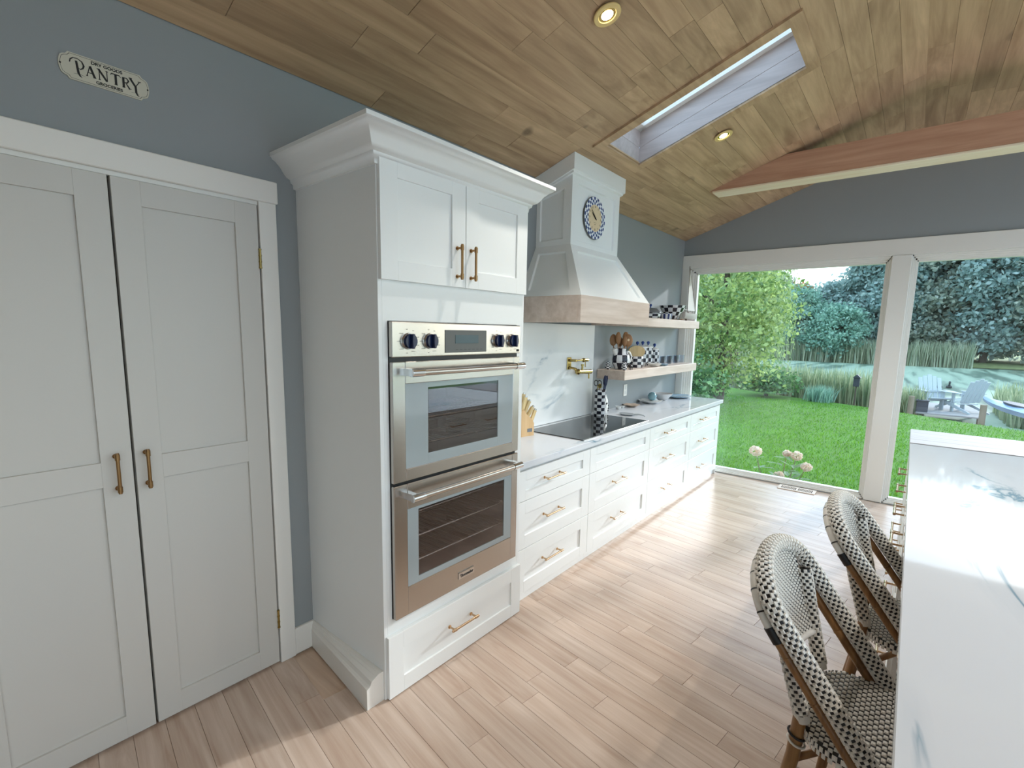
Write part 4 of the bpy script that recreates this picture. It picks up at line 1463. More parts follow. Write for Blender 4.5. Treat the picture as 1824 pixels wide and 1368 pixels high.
for k in range(16):
    a, z = -2.2 + random.uniform(-1.2, 1.2), random.uniform(.03, .14)
    r = .0548
    m_.ball((3.845 + r * math.cos(a), -.085 + r * math.sin(a), CT + z), .0055, 6, (1, 1, 1.6))
m_.build('painted_marks', 'ink', jr)
m_ = MB().ball((3.845 + .048 * math.cos(-2.4), -.085 + .048 * math.sin(-2.4), CT + .135), .017, 12)
m_.build('lemon_motif', 'yellow', jr, 60)

def bowl(name, label, cat, c, prof, mat, n=36, wob=0.0, sq=None, group=None):
    m_ = MB().lathe(prof, c, n, sq)
    if wob:
        k = len(prof)
        for i in range(len(m_.v)):
            x, y_, z = m_.v[i]
            a = math.atan2(y_ - c[1], x - c[0])
            r = math.hypot(x - c[0], y_ - c[1])
            f = 1 + wob * math.sin(6 * a + 1) * (r / .1)
            m_.v[i] = (c[0] + (x - c[0]) * f, c[1] + (y_ - c[1]) * f, z + wob * .06 * math.cos(6 * a) * (r / .1))
    return tag(m_.build(name, mat, None, 60), label, cat, group)
bowl('pinch_bowl', 'tiny white pinch bowl by the painted jar', 'bowl', (4.215, -.065, CT), [(.018, 0), (.026, .012), (.030, .028), (.026, .028), (.018, .010), (.0004, .008)], 'china', 20)
bowl('pinch_bowl', 'tiny white pinch bowl left of the tan shell dish', 'bowl', (4.32, -.06, CT), [(.014, 0), (.020, .009), (.022, .020), (.019, .020), (.0004, .006)], 'china', 20)
bowl('shell_dish', 'small tan shell dish on the countertop', 'dish', (4.47, -.085, CT), [(.03, 0), (.065, .010), (.085, .022), (.080, .024), (.03, .008), (.0004, .006)], 'shell', 36, .05)
bowl('shell_dish', 'larger white scalloped dish between tan dish and bowl', 'dish', (4.86, -.125, CT), [(.05, 0), (.095, .014), (.125, .032), (.118, .034), (.05, .010), (.0004, .008)], 'china', 40, .05)
bowl('glazed_shell', 'teal glazed shell ornament standing in the scalloped dish', 'ornament', (4.96, -.10, CT + .014), [(.012, 0), (.040, .025), (.050, .055), (.035, .085), (.010, .10), (.0004, .10)], 'teal_glaze', 24, .06)
bowl('serving_bowl', 'white serving bowl with dark rim beside the blue platter', 'bowl', (5.21, -.115, CT), [(.045, 0), (.075, .03), (.118, .078), (.113, .080), (.07, .034), (.0004, .012)], 'china_rim', 36)
bowl('glass_platter', 'oval blue glass platter near the window', 'platter', (5.60, -.165, CT), [(.05, 0), (.13, .010), (.158, .020), (.152, .024), (.11, .014), (.0004, .010)], 'platter_blue', 40, 0, (1.25, .85))
sr = thing('spoon_rest', 'grey patterned spoon rest at the corner of the cooktop', 'spoon rest', (3.93, -.34, CT))
MB().lathe([(.02, 0), (.045, .004), (.060, .014), (.056, .017), (.03, .008), (.0004, .006)], (3.93, -.30, CT), 28, (1, 1.3)).build('dish', 'clear_grey', sr, 60)
MB().tube([(3.93, -.36, CT + .012), (3.935, -.42, CT + .020), (3.945, -.455, CT + .016), (3.955, -.47, CT + .006)], [.010, .007, .006, .005], 8).build('handle', 'clear_grey', sr, 60)

# ------------------------------------------------------------------ lower shelf
S1 = 1.3335
jg = thing('checkered_jug', 'black and white checkered jug holding wooden spoons on the shelf', 'jug', (4.02, -.165, S1))
JC = (4.02, -.165, S1)
MB().lathe([(.050, 0), (.060, .006), (.056, .016), (.080, .055), (.088, .090), (.080, .130), (.062, .165), (.060, .180), (.066, .198), (.062, .199), (.055, .180), (.072, .10), (.05, .02), (.0004, .02)], JC, 36).build('body', 'check_bw', jg, 60)
def jl(a, r, z):
    return (JC[0] + r * math.cos(a), JC[1] + r * math.sin(a), JC[2] + z)
ha = math.radians(-28)
MB().tube([jl(ha, .058, .17), jl(ha, .095, .165), jl(ha, .125, .12), jl(ha, .110, .07), jl(ha, .080, .055)], [.008, .008, .007, .007, .007], 8).build('handle', 'china', jg, 60)
sa_ = math.radians(160)
MB().tube([jl(sa_, .055, .12), jl(sa_, .078, .16), jl(sa_, .090, .195)], [.014, .020, .024], 10).build('spout', 'china', jg, 60)
G2 = 'wooden utensils in the checkered jug'
ul = ['dark wooden spoon farthest left in the checkered jug', 'dark wooden spatula second from left in the checkered jug', 'wooden spoon in the middle of the checkered jug', 'wooden spatula right of the middle in the checkered jug', 'slotted round wooden spoon farthest right in the checkered jug', 'pale wooden fork at the back of the checkered jug']
ut = [(-.075, .01, .27, (.026, .008, .042)), (-.038, -.01, .285, (.020, .007, .045)), (-.006, .015, .26, (.018, .008, .036)), (.022, -.015, .265, (.018, .007, .04)), (.060, -.005, .265, (.032, .007, .045)), (.046, .02, .30, (.022, .008, .040))]
right = Vector((.6326, -.774, 0)).normalized()
for (dx, dy, h_, sz), lb in zip(ut, ul):
    sz = tuple(c_ * 1.35 for c_ in sz)
    top = Vector(JC) + right * dx + Vector((dy, dy, 0)) + Vector((0, 0, h_ - .04))
    bot = Vector(JC) + right * dx * .25 + Vector((0, 0, .03))
    t = thing('wooden_utensil', lb, 'utensil', tuple(bot), G2)
    MB().cyl(bot, top, .006, .006, n=10).build('handle', 'utensil_wood', t, 40)
    b = MB().ball((0, 0, 0), 1, 14); fwd = Vector((.774, .6326, 0))
    h = MB().add([top + Vector((0, 0, sz[2] * .8)) + right * p[0] * sz[0] + fwd * p[1] * sz[1] + Vector((0, 0, p[2] * sz[2])) for p in b.v], b.f)
    hob = h.build('head', 'utensil_wood', t, 60)
    if 'slotted' in lb:
        MB().cyl(top + Vector((0, 0, sz[2] * .9)) - fwd * .009, top + Vector((0, 0, sz[2] * .9)) + fwd * .009, .011, n=14).build('hole', 'clock_face', hob, 40)
for (x, y_), lb in zip(((3.918, -.085), (3.915, -.255)), ('checkered round shaker at the back corner of the lower shelf', 'checkered round shaker in front of the checkered jug')):
    t = thing('shaker', lb, 'shaker', (x, y_, S1), 'checkered salt and pepper shakers')
    MB().lathe([(.020, 0), (.026, .012), (.027, .026), (.018, .042), (.016, .046)], (x, y_, S1), 24).build('body', 'check_small', t, 60)
    MB().lathe([(.015, 0), (.020, .010), (.019, .022), (.008, .031), (.0004, .032)], (x, y_, S1 + .046), 24).build('top', 'check_small', t, 60)
fg = thing('animal_figurine', 'small dark animal figurine on the front edge of the lower shelf', 'figurine', (4.035, -.265, S1))
m_ = MB().ball((4.035, -.265, S1 + .034), .016, 12, (1.6, .8, 1)); m_.ball((4.058, -.265, S1 + .056), .010, 10, (1.2, .9, 1))
for dx in (-.016, .014):
    for dy in (-.008, .008):
        m_.cyl((4.035 + dx, -.265 + dy, S1), (4.035 + dx, -.265 + dy, S1 + .03), .004, n=8)
m_.tube([(4.01, -.265, S1 + .04), (4.0, -.265, S1 + .05), (3.998, -.265, S1 + .06)], .003, 6)
m_.build('body', 'figure_dark', fg, 60)
# checkered box with bamboo board in front of it
bx = thing('checkered_bin', 'checkered bin beside the jug on the lower shelf', 'canister', (4.42, -.12, S1))
BC = (4.40, -.145, S1)
MB().lathe([(.066, 0), (.070, .006), (.070, .105), (.066, .112), (.0004, .112)], BC, 32).build('body', 'check_bw', bx, 50)
ob = MB()
N = 32
po = [(.085 * math.cos(2 * PI * k / N), .060 * math.sin(2 * PI * k / N)) for k in range(N)]
ob.prism(po, lambda a, b, c: (BC[0] + right.x * a + c * -.774, BC[1] - .0 + right.y * a + c * -.633, S1 + .160 + b), .0, .012)
tag(ob.build('bamboo_trivet', 'board_wood'), 'oval bamboo trivet propped on the checkered bin', 'trivet')
clb = ['checkered canister with blue knob nearest the bamboo trivet', 'checkered canister with blue knob, second from the trivet', 'checkered canister with blue knob, third from the trivet', 'smallest checkered canister with blue knob, next to the glasses']
for i, (x, y_, r, h_) in enumerate(((4.56, -.075, .060, .190), (4.70, -.07, .056, .192), (4.84, -.07, .053, .190), (5.0, -.075, .050, .165))):
    t = thing('canister', clb[i], 'canister', (x, y_, S1), 'checkered canisters with blue knobs')
    MB().lathe([(r * .95, 0), (r, .006), (r, h_ - .01), (r * .96, h_), (.0004, h_)], (x, y_, S1), 30).build('body', 'check_bw', t, 50)
    lo = MB().lathe([(r * .98, 0), (r * .98, .010), (r * .5, .022), (.012, .028), (.0004, .03)], (x, y_, S1 + h_), 28).build('lid', 'china', t, 50)
    m_ = MB().cyl((x, y_, S1 + h_ + .024), (x, y_, S1 + h_ + .045), .008, n=12); m_.ball((x, y_, S1 + h_ + .054), .017, 16)
    m_.build('knob', 'ceramic_blue', lo, 60)
bowl('serving_dish', 'low white serving dish in front of the canisters', 'dish', (4.70, -.212, S1), [(.035, 0), (.058, .012), (.078, .032), (.073, .034), (.04, .010), (.0004, .008)], 'china', 36)
bowl('serving_dish', 'flat lilac tinted dish in front of the glasses', 'dish', (4.90, -.215, S1), [(.04, 0), (.06, .008), (.072, .018), (.068, .02), (.0004, .008)], 'platter_blue', 32)
ord_ = ['first', 'second', 'third', 'fourth', 'fifth', 'sixth', 'seventh']
for i in range(7):
    x, y_ = 5.10 + i * .10, -.10 if i % 2 else -.13
    h_ = .092
    m_ = MB().lathe([(.026, 0), (.030, .004), (.034, h_), (.032, h_), (.027, .010), (.0004, .009)], (x, y_, S1), 22)
    tag(m_.build('tumbler', 'blue_clear', None, 60), 'blue tinted glass tumbler, %s from the canisters on the lower shelf' % ord_[i], 'glass', 'blue tumblers on the lower shelf')

# ------------------------------------------------------------------ upper shelf
S2 = 1.8315
bowl('checkered_bowl', 'large black and white checkered bowl on the upper shelf', 'bowl', (5.225, -.165, S2 + .0125), [(.050, 0), (.062, .010), (.115, .085), (.145, .148), (.139, .150), (.10, .08), (.05, .016), (.0004, .014)], 'check_bowl', 40)
bowl('ruffled_tray', 'pale ruffled tray under the checkered bowl', 'tray', (5.27, -.19, S2), [(.05, 0), (.085, .004), (.098, .011), (.092, .012), (.0004, .006)], 'shell', 48, .06)
bx = MB().lathe([(.058, 0), (.062, .004), (.070, .062), (.066, .064), (.056, .01), (.0004, .008)], (4.92, -.215, S2), 28)
tag(bx.build('small_dish', 'check_fine', None, 50), 'small fine blue checkered dish on the upper shelf', 'dish')
tp = thing('covered_dish', 'checkered covered dish with grey dome lid next to the hood', 'dish', (4.60, -.18, S2))
MB().lathe([(.085, 0), (.100, .010), (.105, .055), (.0004, .058)], (4.60, -.18, S2), 32).build('body', 'check_bw', tp, 50)
lo = MB().lathe([(.106, 0), (.102, .010), (.070, .038), (.012, .052), (.0004, .053)], (4.60, -.18, S2 + .058), 32).build('lid', 'grey_lid', tp, 60)
m_ = MB().cyl((4.60, -.18, S2 + .105), (4.60, -.18, S2 + .125), .006, n=10); m_.ball((4.60, -.18, S2 + .135), .014, 14); m_.build('knob', 'ceramic_blue', lo, 60)
# model sailboat
sb = thing('model_sailboat', 'model sailboat with tall pale sails at the window end of the shelf', 'model boat', (5.58, -.24, S2))
BX0, BX1, BYc = 5.395, 5.835, -.235
def hull_sec(f, z):
    wdt = .042 * math.sin(PI * min(f * .86 + .14, 1)) ** .8
    return wdt
hm = MB(); ns = 13
rows_ = [(0.0, .35, .018), (.35, .85, .04), (1.0, 1.0, .086)]
vs = []
for i in range(ns):
    f = i / (ns - 1)
    x = BX0 + (BX1 - BX0) * f
    for k, (tt, ww, zz) in enumerate(rows_):
        wd = hull_sec(f, 0) * ww
        sheer = .012 * (2 * f - 1) ** 2
        xx = x + (tt - .5) * .03 * (1 if f > .5 else -.4)
        vs += [(xx, BYc - wd, S2 + zz + sheer), (xx, BYc + wd, S2 + zz + sheer)]
fs = []
for i in range(ns - 1):
    a, b = i * 6, (i + 1) * 6
    fs += [(a, a + 2, b + 2, b), (a + 2, a + 4, b + 4, b + 2), (a + 1, b + 1, b + 3, a + 3), (a + 3, b + 3, b + 5, a + 5), (a, b, b + 1, a + 1), (a + 4, a + 5, b + 5, b + 4)]
fs += [(0, 1, 3, 2), (2, 3, 5, 4)]
e = (ns - 1) * 6
fs += [(e, e + 2, e + 3, e + 1), (e + 2, e + 4, e + 5, e + 3)]
hm.add(vs, fs).build('hull', 'hull', sb, 40)
MB().box(BX0 + .08, BX1 - .1, BYc - .012, BYc + .012, S2, S2 + .03, .002).build('keel_stand', 'hull_dark', sb)
MB().box(BX0 + .10, BX0 + .20, BYc - .02, BYc + .02, S2 + .085, S2 + .102, .003).build('cabin', 'hull_dark', sb)
MB().cyl((5.50, BYc, S2 + .08), (5.49, BYc, S2 + .62), .004, n=8).build('mast', 'hull_dark', sb, 40)
MB().cyl((5.50, BYc, S2 + .125), (5.36, BYc, S2 + .130), .003, n=8).build('boom', 'hull_dark', sb, 40)
def sail(pts, name):
    m_ = MB()
    m_.prism(pts, lambda a, b, c: (a, c + .012 * math.sin((b - S2) * 5), b), BYc - .001, BYc + .001)
    m_.build(name, 'sail', sb)
sail([(5.51, S2 + .12), (5.775, S2 + .125), (5.735, S2 + .20), (5.66, S2 + .33), (5.58, S2 + .48), (5.515, S2 + .60)], 'jib')
MB().cyl((5.495, BYc, S2 + .61), (5.80, BYc, S2 + .10), .0015, n=5).build('stay', 'hull_dark', sb)

# ------------------------------------------------------------------ outside
GZ, PZ = -0.40, -0.85
def shore(y):
    return float(np.clip(18.6 + .58 * y, 14.2, 25.5))
def arr_mesh(name, V, F, mat, parent=None):
    V = np.asarray(V, np.float32).reshape(-1, 3)
    F = np.asarray(F, np.int32)
    k = F.shape[1]
    me = bpy.data.meshes.new(name)
    me.vertices.add(len(V)); me.vertices.foreach_set('co', V.ravel())
    me.loops.add(F.size); me.loops.foreach_set('vertex_index', F.ravel())
    me.polygons.add(len(F))
    me.polygons.foreach_set('loop_start', np.arange(len(F), dtype=np.int32) * k)
    me.update(calc_edges=True)
    me.validate()
    me.materials.append(M[mat])
    return link(name, me, parent)
def terrain(name, mat, ys, f0, f1, zf, nx=24):
    V, F = [], []
    for y in ys:
        for i in range(nx + 1):
            x = f0(y) + (f1(y) - f0(y)) * i / nx
            V.append((x, y, zf(x, y)))
    m = nx + 1
    for j in range(len(ys) - 1):
        for i in range(nx):
            F.append((j * m + i, (j + 1) * m + i, (j + 1) * m + i + 1, j * m + i + 1))
    o = arr_mesh(name, V, F, mat)
    for p in o.data.polygons: p.use_smooth = True
    return tag(o, kind='structure')
def gz(x, y):
    d = x - shore(y)
    base = GZ + .03 * math.sin(x * .9) * math.sin(y * .7 + .5)
    if d <= 0: return base
    return base + (PZ - .15 - GZ) * min(d / 3.0, 1.0)
ys = list(np.linspace(-34, 34, 90))
terrain('lawn', 'lawn', ys, lambda y: 6.04, lambda y: shore(y), gz, 40)
terrain('bank', 'soil', ys, lambda y: shore(y), lambda y: shore(y) + 4.5, gz, 8)
terrain('bounce_ground', 'bounce_ground', [-34, -20, -6.56, 10.0], lambda y: -16.0, lambda y: 6.04 if y < -6 else -3.2, lambda x, y: GZ, 6)  # unseen ground beside the house, added to bounce light into the room
tag(MB().box(16, 62, -60, 60, PZ - .05, PZ).build('pond', 'pond'), kind='structure')
terrain('far_bank', 'far_bank', list(np.linspace(-70, 70, 40)), lambda y: 59.5 + .06 * abs(y), lambda y: 140, lambda x, y: PZ + min((x - 59.5) * .12, .35), 16)

def quads(P, size, up_bias=0.0, asp=1.6, name='foliage', mat='leaf_hazy', parent=None, droop=None):
    n = len(P)
    a = RNG.normal(size=(n, 3))
    a[:, 2] = a[:, 2] * (1 - up_bias)
    a /= np.linalg.norm(a, axis=1)[:, None] + 1e-9
    b = RNG.normal(size=(n, 3))
    b -= (b * a).sum(1)[:, None] * a
    b /= np.linalg.norm(b, axis=1)[:, None] + 1e-9
    sz = size * RNG.uniform(.6, 1.25, n)[:, None]
    la, lb = a * sz * asp * .5, b * sz * .5
    V = np.stack([P - la, P + lb, P + la, P - lb], 1).reshape(-1, 3)
    F = np.arange(4 * n).reshape(n, 4)
    return arr_mesh(name, V, F, mat, parent)

def crown_points(c, r, nclump, per, spread, kind='round'):
    P = []
    for _ in range(nclump):
        while True:
            q = RNG.uniform(-1, 1, 3)
            if kind == 'cone':
                h = (q[2] + 1) / 2
                if math.hypot(q[0], q[1]) < (1 - h * .92) * RNG.uniform(.75, 1.05): break
            else:
                d = np.linalg.norm(q)
                if .25 < d < 1 and RNG.random() < d ** 1.2: break
        cc = np.array(c) + q * np.array(r)
        P.append(cc + RNG.normal(size=(per, 3)) * np.array(spread))
    return np.concatenate(P)

def tree(name, label, base, top, rx, mat, nclump=130, per=42, size=.42, kind='round', low=.12, group=None, spread=(.55, .55, .35), cat='tree'):
    t = thing(name, label, cat, base, group)
    H = top - base[2]
    c = (base[0], base[1], base[2] + H * (low + (1 - low) / 2))
    P = crown_points(c, (rx, rx, H * (1 - low) / 2), nclump, per, spread, kind)
    P[:, 2] = np.maximum(P[:, 2], base[2] + .2)
    quads(P, size, name='foliage', mat=mat, parent=t)
    m_ = MB().tube([base, (base[0] + .1, base[1], base[2] + H * .4), (base[0], base[1] + .1, base[2] + H * .8)], [.03 * H * .5 + .06, .02 * H * .5 + .04, .03], 8)
    for k in range(6):
        a = k * 1.05 + .3; zz = base[2] + H * (.25 + .08 * k)
        m_.tube([(base[0], base[1], zz), (base[0] + rx * .45 * math.cos(a), base[1] + rx * .45 * math.sin(a), zz + H * .07), (base[0] + rx * .8 * math.cos(a), base[1] + rx * .8 * math.sin(a), zz + H * .1)], [.05 + H * .004, .035, .015], 6)
    m_.build('trunk', 'bark', t, 60)
    return t
GT = 'woodland trees across the pond'
far = [(-11.4, 16.2), (-7.6, 14.8), (-4.2, 15.5), (-1.2, 13.6), (1.4, 12.6), (5.0, 7.4), (8.6, 7.2), (12.0, 9.4), (16.0, 12.5)]
names_far = ['tall olive tinted tree across the pond at the right edge of the view', 'tall tree across the pond above the ducks, second from the right edge',
    'tall blue green tree across the pond in the middle of the right pane', 'tall tree across the pond just right of the white window post', 'tall tree across the pond just left of the white window post', 'lower tree across the pond under the patch of open sky',
    'far tree across the pond under the left end of the open sky', 'far tree across the pond behind the weeping willow', 'far tree across the pond behind the leafy garden tree']
for i, (y, tp_) in enumerate(far):
    x = 64.5 + (i * 37 % 7) * .5
    tree('woodland_tree', names_far[i], (x, y, PZ + .35), tp_, 2.5 + (tp_ - 8) * .1, 'leaf_hazy2' if i in (0, 2, 7) else 'leaf_hazy', 200, 80, .29, low=.02, group=GT, spread=(.6, .6, .38))
Q = []
for y, tp_ in [(-36, 15), (-31, 16), (-26, 15.5), (-21.5, 16), (-17, 15.2), (-13, 15.8), (-9, 15.6), (-5.6, 15), (-2.4, 14), (.9, 12.4), (5.5, 6.8), (9.5, 6.6), (15, 10.5), (20.5, 14), (26, 15.5), (32, 15)]:
    c_ = (73.5 + 2 * math.sin(y), y * 1.08, PZ + .35 + tp_ / 2)
    Q.append(crown_points(c_, (3.4, 3.6, tp_ / 2), 130, 46, (.8, .8, .5)))
tag(quads(np.concatenate(Q), .5, name='distant_woodland', mat='leaf_hazy'), 'dense wooded background behind the trees across the pond', 'woodland', kind='stuff')
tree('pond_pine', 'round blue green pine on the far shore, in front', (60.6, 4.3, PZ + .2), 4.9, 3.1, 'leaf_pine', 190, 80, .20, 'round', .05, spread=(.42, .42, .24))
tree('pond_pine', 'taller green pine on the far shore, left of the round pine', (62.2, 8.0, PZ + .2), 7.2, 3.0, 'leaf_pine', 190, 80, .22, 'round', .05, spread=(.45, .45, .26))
tree('maple_tree', 'tree with a rusty orange top behind the far pines', (63.6, 8.4, PZ + .3), 7.6, 1.6, 'leaf_maple', 60, 36, .3, 'round', .5, spread=(.4, .4, .3))
# near birch-like tree and shrubs left
nt = tree('garden_tree', 'bright yellow green leafy tree close outside the window', (15.2, 2.15, GZ), 6.4, 1.75, 'leaf_near', 230, 78, .088, 'round', .07, spread=(.30, .30, .20))
tree('garden_shrub', 'low green shrub under the leafy tree near the window', (15.6, 3.1, GZ), 1.2, 1.0, 'leaf_shrub', 60, 50, .09, 'round', .0, spread=(.22, .22, .18), cat='shrub')
tree('garden_shrub', 'rounded green shrub beside the cattails on the bank', (18.6, 1.55, GZ), .55, .75, 'leaf_shrub', 46, 46, .08, 'round', .0, spread=(.18, .18, .15), cat='shrub')
tree('garden_shrub', 'green shrub low behind the window frame by the countertop', (12.6, 2.35, GZ), 1.0, .8, 'leaf_shrub', 50, 50, .08, 'round', .0, spread=(.2, .2, .16), cat='shrub')
# weeping willow
wl = thing('weeping_willow', 'weeping willow with hanging pale strands beside the pond', 'tree', (26.6, 4.9, PZ + .1))
P = []
for k in range(330):
    a = RNG.uniform(0, 2 * PI); r = 2.6 * math.sqrt(RNG.uniform(.05, 1))
    x0, y0 = 26.6 + r * math.cos(a), 4.9 + r * math.sin(a)
    z0 = 7.2 - .5 * r - RNG.uniform(0, 2.5)
    ln = RNG.uniform(1.5, z0 + .3)
    zz = np.arange(0, ln, .085)
    P.append(np.stack([x0 + .10 * np.sin(zz * 1.3 + k) + .05 * zz * math.cos(a) + RNG.normal(0, .03, len(zz)), y0 + .05 * zz * math.sin(a) + RNG.normal(0, .03, len(zz)), z0 - zz], 1))
P = np.concatenate(P)
n = len(P)
d = np.array([0, 0, -1.0]) + RNG.normal(0, .28, (n, 3)); d /= np.linalg.norm(d, axis=1)[:, None]
b = np.cross(d, RNG.normal(size=(n, 3))); b /= np.linalg.norm(b, axis=1)[:, None]
V = np.stack([P - d * .085, P + b * .022, P + d * .085, P - b * .022], 1).reshape(-1, 3)
arr_mesh('hanging_strands', V, np.arange(4 * n).reshape(n, 4), 'leaf_willow', wl)
m_ = MB().tube([(26.6, 4.9, PZ), (26.7, 4.95, 2.0), (26.5, 4.8, 5.0), (26.6, 4.9, 6.6)], [.3, .24, .16, .05], 10)
for k in range(7):
    a = k * .9
    m_.tube([(26.6, 4.9, 3 + .4 * k), (26.6 + 1.2 * math.cos(a), 4.9 + 1.2 * math.sin(a), 4.4 + .35 * k), (26.6 + 2.2 * math.cos(a), 4.9 + 2.2 * math.sin(a), 4.6 + .3 * k)], [.1, .06, .02], 6)
m_.build('trunk', 'bark', wl, 60)

def blades(name, label, cat, pts, h0, h1, wdt, lean, mat, kind='stuff'):
    P = np.asarray(pts, float); n = len(P)
    h = RNG.uniform(h0, h1, n)
    a = RNG.uniform(0, 2 * PI, n)
    side = np.stack([np.cos(a), np.sin(a), np.zeros(n)], 1) * wdt * .5
    ln = RNG.normal(0, lean, (n, 3)); ln[:, 2] = 0
    mid = P + ln * .35 * h[:, None]; mid[:, 2] += h * .55
    tip = P + ln * h[:, None]; tip[:, 2] += h
    V = np.stack([P - side, P + side, mid + side * .8, mid - side * .8, tip], 1).reshape(-1, 3)
    i = np.arange(n)[:, None] * 5
    F = np.concatenate([i + [[0, 1, 2]], i + [[0, 2, 3]], i + [[3, 2, 4]]], 0)
    o = arr_mesh(name, V, F, mat)
    return tag(o, label, cat, kind=kind)
def scatter(n, x0, x1, y0, y1, zf):
    xs = RNG.uniform(0, 1, n); y_ = RNG.uniform(y0, y1, n)
    return [(x0(y) + (x1(y) - x0(y)) * f, y, zf(x0(y) + (x1(y) - x0(y)) * f, y)) for f, y in zip(xs, y_)]
gp = []
for _ in range(60000):
    f = RNG.random() ** 1.7
    x = 6.2 + f * 11.5
    y = RNG.uniform(-5.2 - (x - 6) * .12, .6 + (x - 6) * .26)
    if x < shore(y): gp.append((x, y, gz(x, y) - .005))
blades('grass', 'short bright green mown grass of the lawn', 'grass', gp, .025, .06, .012, .45, 'grass')
blades('cattails', 'tall cattails between the lawn and the pond in the left pane', 'cattails', scatter(5200, lambda y: shore(y) + 1.1, lambda y: shore(y) + 4.2, -1.9, 3.6, lambda x, y: gz(x, y)), .8, 1.5, .045, .12, 'reed')
blades('cattails', 'cattail clump beside the dock posts just right of the window post', 'cattails', scatter(700, lambda y: shore(y) + 1.4, lambda y: shore(y) + 3.2, -2.75, -1.9, lambda x, y: gz(x, y)), .6, 1.1, .04, .12, 'reed')
blades('cattails', 'cattails behind the kayak at the right edge', 'cattails', scatter(3600, lambda y: shore(y) + 4.0, lambda y: shore(y) + 8.0, -9.0, -4.7, lambda x, y: PZ), .7, 1.25, .05, .12, 'reed')
blades('reeds', 'pale reed bed along the far shore of the pond', 'reeds', scatter(7000, lambda y: 58.6 + 0 * y, lambda y: 61.0 + 0 * y, -6.5, 26, lambda x, y: PZ), 1.4, 2.6, .09, .1, 'reed_far')

# grass clump, feeder, crate, posts, dock, chairs, kayak, ducks
blades('ornamental_grass', 'blue green ornamental grass clump at the lawn edge', 'grass clump', [(18.35 + RNG.normal(0, .16), -.12 + RNG.normal(0, .16), GZ - .02) for _ in range(600)], .25, .60, .02, .30, 'leaf_pine', None)
fd_ = thing('bird_feeder', 'dark bird feeder on a thin post among the cattails', 'bird feeder', (18.6, -1.02, GZ))
MB().cyl((18.6, -1.02, gz(18.6, -1.02)), (18.6, -1.02, .14), .018, n=8).build('post', 'bark', fd_)
MB().box(18.52, 18.68, -1.10, -.94, .14, .42, .01).build('house', 'box_dark', fd_)
MB().prism([(-1.13, .42), (-.91, .42), (-1.02, .53)], fx, 18.49, 18.71).build('roof', 'box_dark', fd_)
dk = thing('dock', 'low white grey dock at the water beyond the lawn', 'dock', (19.6, -3.3, PZ))
for k in range(16):
    MB().box(18.3 + k * .2, 18.49 + k * .2, -4.05, -2.55, -.50, -.46).build('dock_board', 'dock', dk)
for x in (18.5, 21.2):
    for y in (-4.0, -2.62):
        MB().box(x, x + .12, y, y + .1, PZ - .1, -.5).build('pile', 'post_wood', dk)
for i, (x, y, lb) in enumerate(((18.1, -2.42, 'weathered wooden post at the left corner of the dock'), (17.75, -3.93, 'weathered wooden post at the right corner of the dock beside the kayak'))):
    tag(MB().cyl((x, y, gz(x, y) - .05), (x, y, .02 - .06 * i), .07, n=12).build('dock_post', 'post_wood', None, 40), lb, 'post')
bxo = thing('storage_crate', 'dark square crate at the left side of the dock', 'crate', (18.55, -2.68, -.46))
MB().box(18.4, 18.7, -2.82, -2.55, -.46, -.14, .01).build('box', 'box_dark', bxo)
MB().box(18.38, 18.72, -2.84, -2.53, -.14, -.11, .005).build('lid', 'box_dark', bxo)
def adirondack():
    t = empty('adirondack_chair')
    for k in range(5):
        x = -.24 + k * .12
        MB().box(x - .052, x + .052, -.02, 0.0, 0, .78 - abs(k - 2) * .05, .004).xform(Matrix.Translation((0, .28, .30)) @ Matrix.Rotation(math.radians(-22), 4, 'X')).build('back_slat', 'garden_white', t)
        MB().box(-.28, .28, -.30 + k * .115, -.20 + k * .115, .36 - k * .03, .38 - k * .03, .003).build('seat_slat', 'garden_white', t)
    for sx in (-1, 1):
        MB().box(sx * .30, sx * .42, -.38, .34, .56, .585, .004).build('armrest', 'garden_white', t)
        MB().box(sx * .31, sx * .35, -.34, -.22, 0, .56, .003).build('leg', 'garden_white', t)
        MB().prism([(-.30, .34), (-.30, .24), (.55, 0), (.62, 0), (.62, .04)], fx, sx * .275, sx * .305).build('leg', 'garden_white', t)
    MB().box(-.36, .36, .30, .33, .50, .56, .003).build('back_rail', 'garden_white', t)
    return t
ac = adirondack(); ac2 = copy_tree(ac)
ac.location = (19.5, -2.98, -.46); ac.rotation_euler = (0, 0, math.radians(-70))
ac2.location = (19.5, -3.58, -.46); ac2.rotation_euler = (0, 0, math.radians(130))
tag(ac, 'white slatted garden chair on the dock next to the dark crate', 'chair', 'white garden chairs on the dock')
tag(ac2, 'white slatted garden chair on the dock nearer the kayak', 'chair', 'white garden chairs on the dock')
ky = thing('kayak', 'pale blue kayak resting on the bank at the right edge', 'kayak', (17.6, -4.7, GZ))
m_ = MB(); ns = 15; p0, p1 = Vector((18.9, -4.02, .02)), Vector((16.35, -5.3, -.20))
dv = (p1 - p0); sd = Vector((-dv.y, dv.x, 0)).normalized(); vs = []
for i in range(ns):
    f = i / (ns - 1); wd = .27 * math.sin(PI * (.03 + .94 * f)) ** .8; c = p0 + dv * f
    rock = .03 * (2 * f - 1) ** 4
    for q, (a, z) in enumerate(((-1, .0), (-.8, -.14), (0, -.2), (.8, -.14), (1, 0), (.5, .07), (0, .09), (-.5, .07))):
        vs.append(c + sd * wd * a + Vector((0, 0, z * (.35 + .65 * wd / .3) + rock)))
fs = [(i * 8 + k, i * 8 + (k + 1) % 8, i * 8 + 8 + (k + 1) % 8, i * 8 + 8 + k) for i in range(ns - 1) for k in range(8)]
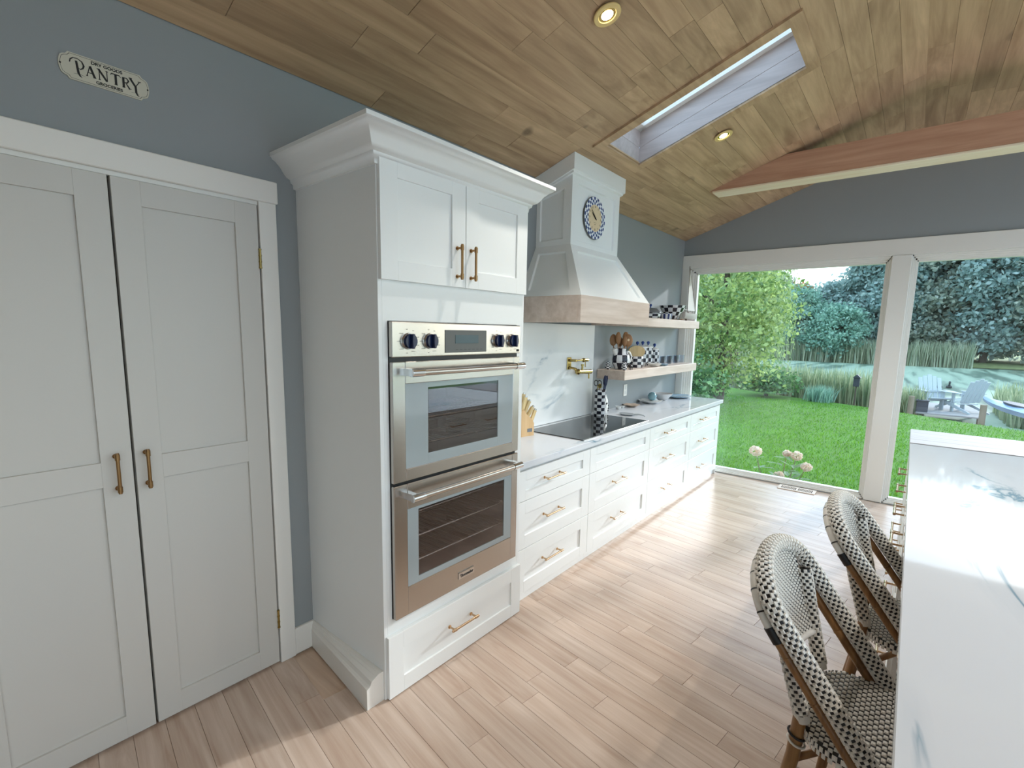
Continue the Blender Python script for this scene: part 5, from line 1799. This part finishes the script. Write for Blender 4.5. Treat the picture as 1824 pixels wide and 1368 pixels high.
fs += [tuple(range(8)), tuple(range((ns - 1) * 8 + 7, (ns - 1) * 8 - 1, -1))]
m_.add(vs, fs).build('shell', 'kayak', ky, 50)
def deck(f, l, wd_, nm, mat):
    c = p0 + dv * f + Vector((0, 0, .085)); dn = dv.normalized()
    q = MB(); N = 18
    poly = [(math.cos(2 * PI * k / N), math.sin(2 * PI * k / N)) for k in range(N)]
    q.prism(poly, lambda a, b, z: c + dn * a * l + sd * b * wd_ + Vector((0, 0, z)), -.01, .03); q.build(nm, mat, ky)
deck(.42, .42, .17, 'cockpit', 'kayak_dark'); deck(.78, .20, .15, 'hatch', 'kayak_blue')
for k, (x, y) in enumerate(((33.6, -3.55), (34.0, -3.95))):
    m_ = MB().ball((x, y, PZ + .06), .13, 12, (1.7, 1, .75)); m_.tube([(x - .14, y, PZ + .1), (x - .19, y, PZ + .22), (x - .2, y, PZ + .3)], [.05, .04, .045], 8); m_.ball((x - .22, y, PZ + .32), .055, 10, (1.3, 1, 1)); m_.cyl((x - .28, y, PZ + .31), (x - .36, y, PZ + .30), .025, .012, 8); m_.cyl((x + .2, y, PZ + .1), (x + .32, y, PZ + .17), .05, .01, 8)
    tag(m_.build('duck', 'duck', None, 60), ['dark duck on the pond, left one of two', 'dark duck on the pond, right one of two'][k], 'duck', 'ducks on the pond')
# hydrangea under the window
hy = thing('hydrangea', 'hydrangea with cream pink flower heads outside the window', 'flowering plant', (6.55, -1.18, GZ))
heads = [(6.58, -.86, .185, .075), (6.62, -1.215, .205, .045), (6.6, -1.33, .20, .062), (6.55, -1.45, .09, .058), (6.50, -1.17, -.06, .055)]
LP = []
for x, y, z, r in heads:
    P = RNG.normal(size=(260, 3)); P /= np.linalg.norm(P, axis=1)[:, None]
    P = np.array((x, y, z)) + P * r * RNG.uniform(.78, 1.02, (260, 1)) * np.array((1, 1, .85))
    quads(P, .028, asp=1.1, name='flower_head', mat='petal', parent=hy)
    MB().tube([(6.55, -1.16 + (y + 1.16) * .25, GZ), (6.56, -1.16 + (y + 1.16) * .7, (GZ + z) * .5), (x, y, z)], [.008, .006, .004], 6).build('stem', 'post_wood', hy)
    for k in range(13):
        f = RNG.uniform(.15, .92)
        LP.append((6.55 + RNG.normal(0, .05), -1.16 + (y + 1.16) * (.25 + .75 * f) + RNG.normal(0, .04), GZ + (z - GZ) * f))
for p in LP:
    a, tl = RNG.uniform(0, 2 * PI), RNG.uniform(-.2, .6); l, w_ = RNG.uniform(.10, .17), .034
    d = Vector((math.cos(a), math.sin(a), tl)).normalized(); sd_ = Vector((-d.y, d.x, 0)).normalized(); c = Vector(p)
    MB().add([c, c + d * l * .4 + sd_ * w_, c + d * l * .8 + sd_ * w_ * .6, c + d * l - Vector((0, 0, .012)), c + d * l * .8 - sd_ * w_ * .6, c + d * l * .4 - sd_ * w_, c + d * l * .5 - Vector((0, 0, .008))], [(0, 1, 6), (1, 2, 6), (2, 3, 6), (3, 4, 6), (4, 5, 6), (5, 0, 6)]).build('leaf', 'leaf_hyd', hy, recalc=False)
